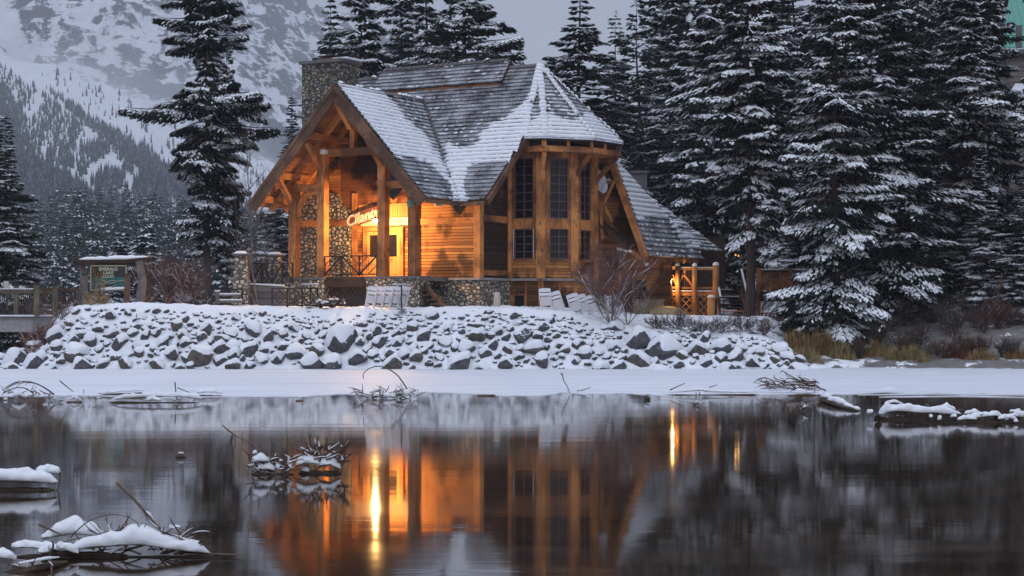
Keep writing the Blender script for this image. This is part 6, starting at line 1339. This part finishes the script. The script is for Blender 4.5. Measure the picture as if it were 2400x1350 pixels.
drift('driftwood_log', 'thick half sunk log under a smooth snow pillow at the left edge of the water', 1149, logs=[([(-90, 1142), (60, 1143), (128, 1141)], 11)], snow=[([(-110, 1128), (0, 1122), (70, 1124), (136, 1130)], [30, 31, 27, 15]), ([(84, 1107, .25), (112, 1104, .25), (141, 1107, .25)], [13, 16, 12])], twigs=[([(141, 1106), (140, 1128), (134, 1150)], 2)], seed=1)
drift('driftwood_pile', 'nearest tangle of snowy driftwood at the lower left with a tall bare stick', 1306,
      logs=[([(40, 1299), (180, 1302), (420, 1303), (500, 1299)], 9), ([(96, 1290), (200, 1292), (300, 1296)], 8)],
      snow=[([(96, 1262, .35), (130, 1252, .35), (175, 1244, .35), (215, 1248, .35), (246, 1262, .35)], [13, 26, 34, 28, 12]), ([(26, 1282), (60, 1279), (110, 1284), (165, 1288)], [13, 17, 14, 12]),
            ([(150, 1289, -.05), (200, 1281), (250, 1276), (300, 1268), (340, 1270), (400, 1281), (450, 1287), (494, 1296)], [16, 22, 26, 38, 33, 27, 26, 12]), ([(90, 1294, -.2), (116, 1292, -.2)], [11, 12]),
            ([(132, 1281, -.15), (158, 1286, -.15), (185, 1296, -.15)], [12, 15, 10]), ([(340, 1200, .1), (354, 1215, .1), (362, 1228, .1)], [7, 10, 9]), ([(396, 1236, .3), (422, 1239, .3)], [7, 8])],
      twigs=[([(274, 1131, .15), (310, 1163, .1), (345, 1207, .05), (376, 1240, 0)], 4.6), ([(92, 1229, .2), (126, 1245, .15), (152, 1256, .1)], 3.0), ([(165, 1260), (205, 1218), (262, 1203), (304, 1211), (334, 1234)], 1.8),
             ([(150, 1270), (228, 1252), (300, 1262)], 1.5), ([(190, 1270), (240, 1246), (285, 1242)], 1.2), ([(420, 1293), (490, 1299), (566, 1300)], 3.0), ([(110, 1316, -.2), (128, 1275, -.2), (120, 1268, -.2)], 3.5)],
      scr=46, box=(220, 470, 1250, 1300, 70), seed=2)
drift('driftwood_log', 'grey splintered bare log pointing out from the bottom left corner', 1340, logs=[([(-60, 1352), (20, 1337), (90, 1324), (158, 1308, .5)], 13)], snow=[([(-40, 1312), (5, 1302), (38, 1310)], [17, 18, 12]), ([(40, 1322), (100, 1312), (140, 1306, .3)], [5, 6, 3])], twigs=[([(75, 1322), (80, 1336), (78, 1350)], 3), ([(118, 1312, .2), (122, 1335), (118, 1348)], 2)], scr=5, box=(0, 140, 1320, 1340, 40), seed=3)
drift('wood_chunk', 'small dark chunk of wood floating alone in the left half of the water', 1072, logs=[([(411, 1067), (424, 1065), (437, 1068)], 6)], snow=[([(418, 1062), (430, 1062)], [3, 3])], seed=4)
drift('driftwood_pile', 'snowy twig tangle in mid water with a long branch reaching up left', 1112, logs=[([(590, 1106), (640, 1108), (690, 1107)], 6)],
      snow=[([(592, 1062), (602, 1060)], [7, 7]), ([(590, 1082), (610, 1078), (632, 1080)], [9, 18, 10]), ([(604, 1096), (625, 1098), (645, 1100)], [12, 13, 9]), ([(588, 1092), (596, 1100)], [8, 9]), ([(646, 1094), (656, 1098)], [9, 11]), ([(676, 1088), (684, 1096)], [11, 14]), ([(655, 1080), (662, 1080)], [5, 5])],
      twigs=[([(521, 997), (545, 1017), (570, 1030), (600, 1045), (640, 1088)], 1.8), ([(605, 1032), (612, 1070), (620, 1105)], 1.5), ([(665, 1066), (672, 1090), (674, 1112)], 1.6), ([(546, 1018), (541, 1040), (547, 1062), (548, 1080)], 2.2), ([(543, 1020), (536, 1046), (546, 1050)], 1.6), ([(550, 1022), (552, 1042), (545, 1070)], 1.5)], scr=26, box=(585, 690, 1070, 1108, 40), seed=5)
drift('driftwood_pile', 'snowy stump tangle in mid water with jagged roots pointing up right', 1110, logs=[([(700, 1102), (760, 1104), (800, 1102)], 8), ([(752, 1084), (785, 1062), (812, 1040)], 6.5)],
      snow=[([(694, 1090), (715, 1082), (735, 1082), (752, 1090)], [14, 20, 20, 12]), ([(750, 1090), (775, 1086), (800, 1098)], [13, 17, 8]), ([(706, 1102), (726, 1104)], [9, 9]), ([(764, 1072), (782, 1062)], [6, 5])],
      twigs=[([(818, 1034), (800, 1052), (770, 1080), (735, 1104)], 3.2), ([(722, 1060), (718, 1078), (722, 1100)], 2), ([(724, 1044), (740, 1046), (748, 1054)], 1.6), ([(792, 1100), (805, 1082), (826, 1080)], 2), ([(788, 1108), (786, 1088), (810, 1070)], 1.8)], scr=44, box=(715, 810, 1050, 1090, 46), seed=6)
drift('driftwood_log', 'long flat snowy log with one upright stick near the left ice edge', 944, logs=[([(258, 940), (350, 942), (472, 941)], 6)], snow=[([(256, 937), (300, 931), (370, 928), (430, 929), (474, 935)], [5, 9, 10, 10, 7]), ([(342, 938, -1), (360, 936, -1), (378, 939, -1)], [7, 10, 7])], twigs=[([(410, 896), (412, 915), (415, 938)], 1.8), ([(290, 944), (292, 950)], 1.5)], scr=6, box=(270, 460, 936, 942, 14), seed=7)
drift('driftwood_log', 'short snowy log with a dark cut end lying on the left ice edge', 928, logs=[([(232, 924), (300, 921), (341, 919)], 5)], snow=[([(228, 923), (290, 917), (338, 915)], [4, 6, 6])], seed=8)
drift('driftwood_lump', 'rounded snowy lump at the ice edge right of the long flat log', 930, logs=[([(462, 926), (522, 926)], 5)], snow=[([(460, 921), (490, 918), (524, 922)], [7, 9, 6]), ([(440, 914, 1), (452, 918, 1)], [4, 5])], twigs=[([(416, 909), (432, 915), (444, 920)], 1.4)], seed=9)
drift('driftwood_lump', 'small snow covered wood lump left of the long flat log', 943, logs=[([(155, 940), (192, 940)], 3)], snow=[([(160, 937), (176, 932), (190, 938)], [4, 7, 4])], scr=8, box=(125, 250, 930, 942, 16), seed=10)
drift('fallen_branch', 'arched drooping branch at the far left ice edge', 938, snow=[([(28, 930), (48, 926), (62, 932)], [6, 9, 6]), ([(8, 936), (18, 937)], [5, 5]), ([(100, 922, 1), (125, 924, 1)], [5, 5])],
      twigs=[([(127, 925), (105, 908), (75, 894), (40, 893), (5, 915)], 2.0), ([(78, 922), (60, 908), (30, 908), (4, 925)], 1.6), ([(90, 900), (60, 895), (25, 903), (10, 918)], 1), ([(58, 894), (40, 905), (30, 915)], .8), ([(140, 892), (158, 908), (172, 918)], 1.6), ([(72, 893), (58, 903)], .8), ([(45, 893), (25, 900), (12, 908)], .8), ([(196, 912), (197, 924)], 1)], scr=26, box=(5, 120, 915, 936, 24), seed=11)
drift('fallen_branch', 'snowy twig pile with a tall curved branch at the middle ice edge', 934, snow=[([(888, 932), (910, 928), (930, 932)], [6, 9, 6]), ([(866, 920), (885, 915), (895, 920)], [4, 6, 4]), ([(925, 924), (945, 922), (955, 926)], [5, 8, 6]), ([(950, 932), (960, 934)], [6, 5]), ([(968, 922), (980, 923)], [3, 4])],
      twigs=[([(954, 912), (942, 892), (930, 877), (905, 860), (882, 857), (862, 864), (850, 876), (852, 888)], 1.9), ([(882, 857), (870, 862)], 1.2)], scr=60, box=(835, 975, 916, 934, 26), seed=12)
drift('stick', 'thin crooked stick standing at the ice edge right of the middle', 924, twigs=[([(1317, 874), (1320, 892), (1330, 905), (1335, 921)], 1.5), ([(1317, 880), (1313, 874)], 1)], snow=[([(1328, 914), (1333, 916)], [3, 3])], seed=13)
drift('stick', 'short stick lying on the ice just right of the crooked stick', 921, twigs=[([(1352, 916), (1368, 914), (1384, 908)], 1.4)], snow=[([(1350, 915), (1362, 914)], [2, 2])], seed=14)
drift('wood_chunk', 'small dark chunk of wood just off the ice left of the twig pile', 940, logs=[([(693, 937), (711, 937)], 3.5)], snow=[([(700, 933), (709, 931)], [2.5, 4])], seed=15)
drift('wood_chunk', 'flat brown stick floating off the middle ice edge', 928, logs=[([(1118, 925), (1162, 924)], 3)], seed=16)
drift('wood_chunk', 'stubby dark stump with snow at the left end of the right hand log', 937, logs=[([(1511, 930), (1524, 930)], 6)], snow=[([(1510, 925), (1524, 925)], [4, 4])], seed=17)
drift('driftwood_log', 'long thin snow topped log along the right ice edge', 926, logs=[([(1545, 924), (1650, 925), (1780, 922)], 3)], snow=[([(1548, 921), (1600, 918), (1640, 914), (1665, 918), (1720, 919), (1780, 919)], [3, 4, 6, 6, 4, 3])], twigs=[([(1570, 914), (1588, 906), (1605, 898)], 1.6), ([(1662, 908), (1682, 902)], 1.3)], scr=8, box=(1630, 1665, 918, 925, 10), seed=18)
drift('wood_chunk', 'tiny pair of dark wood tips with snow below the long thin log', 950, logs=[([(1626, 945), (1630, 944)], 3.5), ([(1634, 944), (1637, 943)], 3)], snow=[([(1632, 940), (1636, 940)], [3, 3])], seed=19)
drift('twig_tuft', 'small frosted twig tuft standing alone in the right water', 965, snow=[([(1880, 955), (1890, 954)], [6, 6])], twigs=[([(1880, 940), (1884, 956)], .8), ([(1893, 938), (1888, 956)], .8)], scr=18, box=(1878, 1894, 948, 962, 14), seed=20)
drift('fallen_branch', 'fallen leafless crown with fine twigs lying on the right ice edge', 922, snow=[([(1800, 915), (1830, 913), (1862, 912)], [4, 6, 4]), ([(1880, 912), (1920, 914)], [3, 3])],
      twigs=[([(1936, 915), (1900, 902), (1866, 889), (1848, 878), (1832, 868)], 2.2), ([(1866, 889), (1842, 885), (1838, 900)], 1.2), ([(1910, 906), (1860, 900), (1812, 893), (1795, 883), (1770, 893)], 1.6), ([(1900, 908), (1840, 910), (1800, 905), (1765, 895)], 1.3), ([(1795, 884), (1775, 888), (1766, 900)], .9), ([(1832, 868), (1828, 876)], .9), ([(1840, 874), (1848, 890)], .8), ([(1910, 900), (1910, 926)], 1.5)], scr=120, box=(1800, 1925, 893, 914, 30), seed=21, ar=(-3.5, -2.3))
drift('driftwood_log', 'chain of snow humps on a log slanting out from the right ice edge', 955, logs=[([(1925, 932, 3), (1965, 946), (2012, 960, -2)], 6)], snow=[([(1915, 927, 3.5), (1925, 925, 3)], [6, 7]), ([(1925, 929, 3), (1945, 931, 2)], [7, 9]), ([(1942, 936, 1.5), (1965, 941, .5), (1980, 948, 0)], [8, 10, 9]), ([(1984, 952, -.5), (1996, 956, -1)], [8, 8]), ([(2000, 958, -1.2), (2014, 960, -1.5)], [6, 6])], scr=8, box=(1960, 2015, 945, 960, 10), seed=22)
drift('driftwood_log', 'big log under thick rounded snow left of the snowy root tangle at the right', 984, logs=[([(2048, 977), (2120, 978), (2255, 977)], 7), ([(2056, 968, -.6), (2062, 976, -.6)], 9)],
      snow=[([(2058, 971), (2080, 962), (2110, 960), (2150, 965), (2200, 966), (2255, 970)], [12, 17, 18, 14, 15, 10]), ([(2032, 968), (2046, 966)], [7, 8]), ([(2072, 946, 1.5), (2095, 942, 1.5), (2117, 948, 1.5)], [5, 8, 5]), ([(2198, 960, .6), (2220, 955, .6), (2240, 963, .6)], [9, 13, 8]), ([(2198, 983, -1), (2206, 981, -1)], [9, 9]), ([(2228, 977, -.6), (2242, 976, -.6)], [7, 7]), ([(2178, 977, -.8), (2186, 977, -.8)], [6, 6])],
      twigs=[([(2173, 947), (2180, 958), (2196, 972)], 1.8), ([(2216, 969), (2224, 976)], 1.6), ([(2206, 985), (2208, 998)], 1)], seed=23, scr=12, box=(2050, 2230, 972, 982, 10))
drift('driftwood_pile', 'snowy root tangle at the right edge of the water', 990, logs=[([(2255, 986), (2330, 985), (2440, 987)], 6), ([(2336, 968), (2344, 978)], 9)],
      snow=[([(2244, 984, -.3), (2262, 981, -.2), (2290, 983, -.2)], [5, 8, 5]), ([(2340, 982, -.3), (2362, 978, -.2), (2384, 984, -.2)], [6, 9, 6]), ([(2256, 983), (2290, 977), (2330, 972), (2350, 976)], [7, 11, 13, 9]), ([(2260, 971, .8), (2280, 966, .8), (2298, 970, .8)], [6, 9, 6]), ([(2356, 984), (2380, 975), (2420, 974), (2460, 978)], [8, 12, 13, 10]), ([(2366, 965, .8), (2392, 962, .8)], [5, 5]), ([(2376, 988, -.5), (2386, 988, -.5)], [5, 5])],
      twigs=[([(2240, 962), (2258, 960)], 2), ([(2365, 968), (2395, 963)], 2), ([(2345, 990), (2330, 995), (2340, 1000)], 1.2)], scr=16, box=(2260, 2400, 972, 988, 16), seed=24)
drift('snow_mound', 'low snow mound on the ice left of the other one at the right', 920, snow=[([(2035, 918, 2), (2085, 914, 2), (2130, 919, 2)], [2, 7, 2])], seed=25)
drift('snow_mound', 'low snow mound on the ice right of the other one at the right', 920, snow=[([(2130, 918, 2), (2165, 915, 2), (2200, 919, 2)], [2, 6, 2])], seed=26)
# ================================================================ HAZE
mb = MB(); mb.box(-2300, 2300, -70, 2900, -3, 900)
hm = bpy.data.materials.new('haze_air'); hm.use_nodes = True; nt = hm.node_tree; nt.nodes.clear()
o_ = nt.nodes.new('ShaderNodeOutputMaterial'); pv = nt.nodes.new('ShaderNodeVolumePrincipled'); nt.links.new(pv.outputs[0], o_.inputs['Volume'])
pv.inputs['Density'].default_value = .00021; pv.inputs['Color'].default_value = (.88, .91, 1, 1); pv.inputs['Anisotropy'].default_value = 0
tag(mb.build('haze', hm), kind='stuff', label='pale bluish haze in the cold evening air', cat='haze')
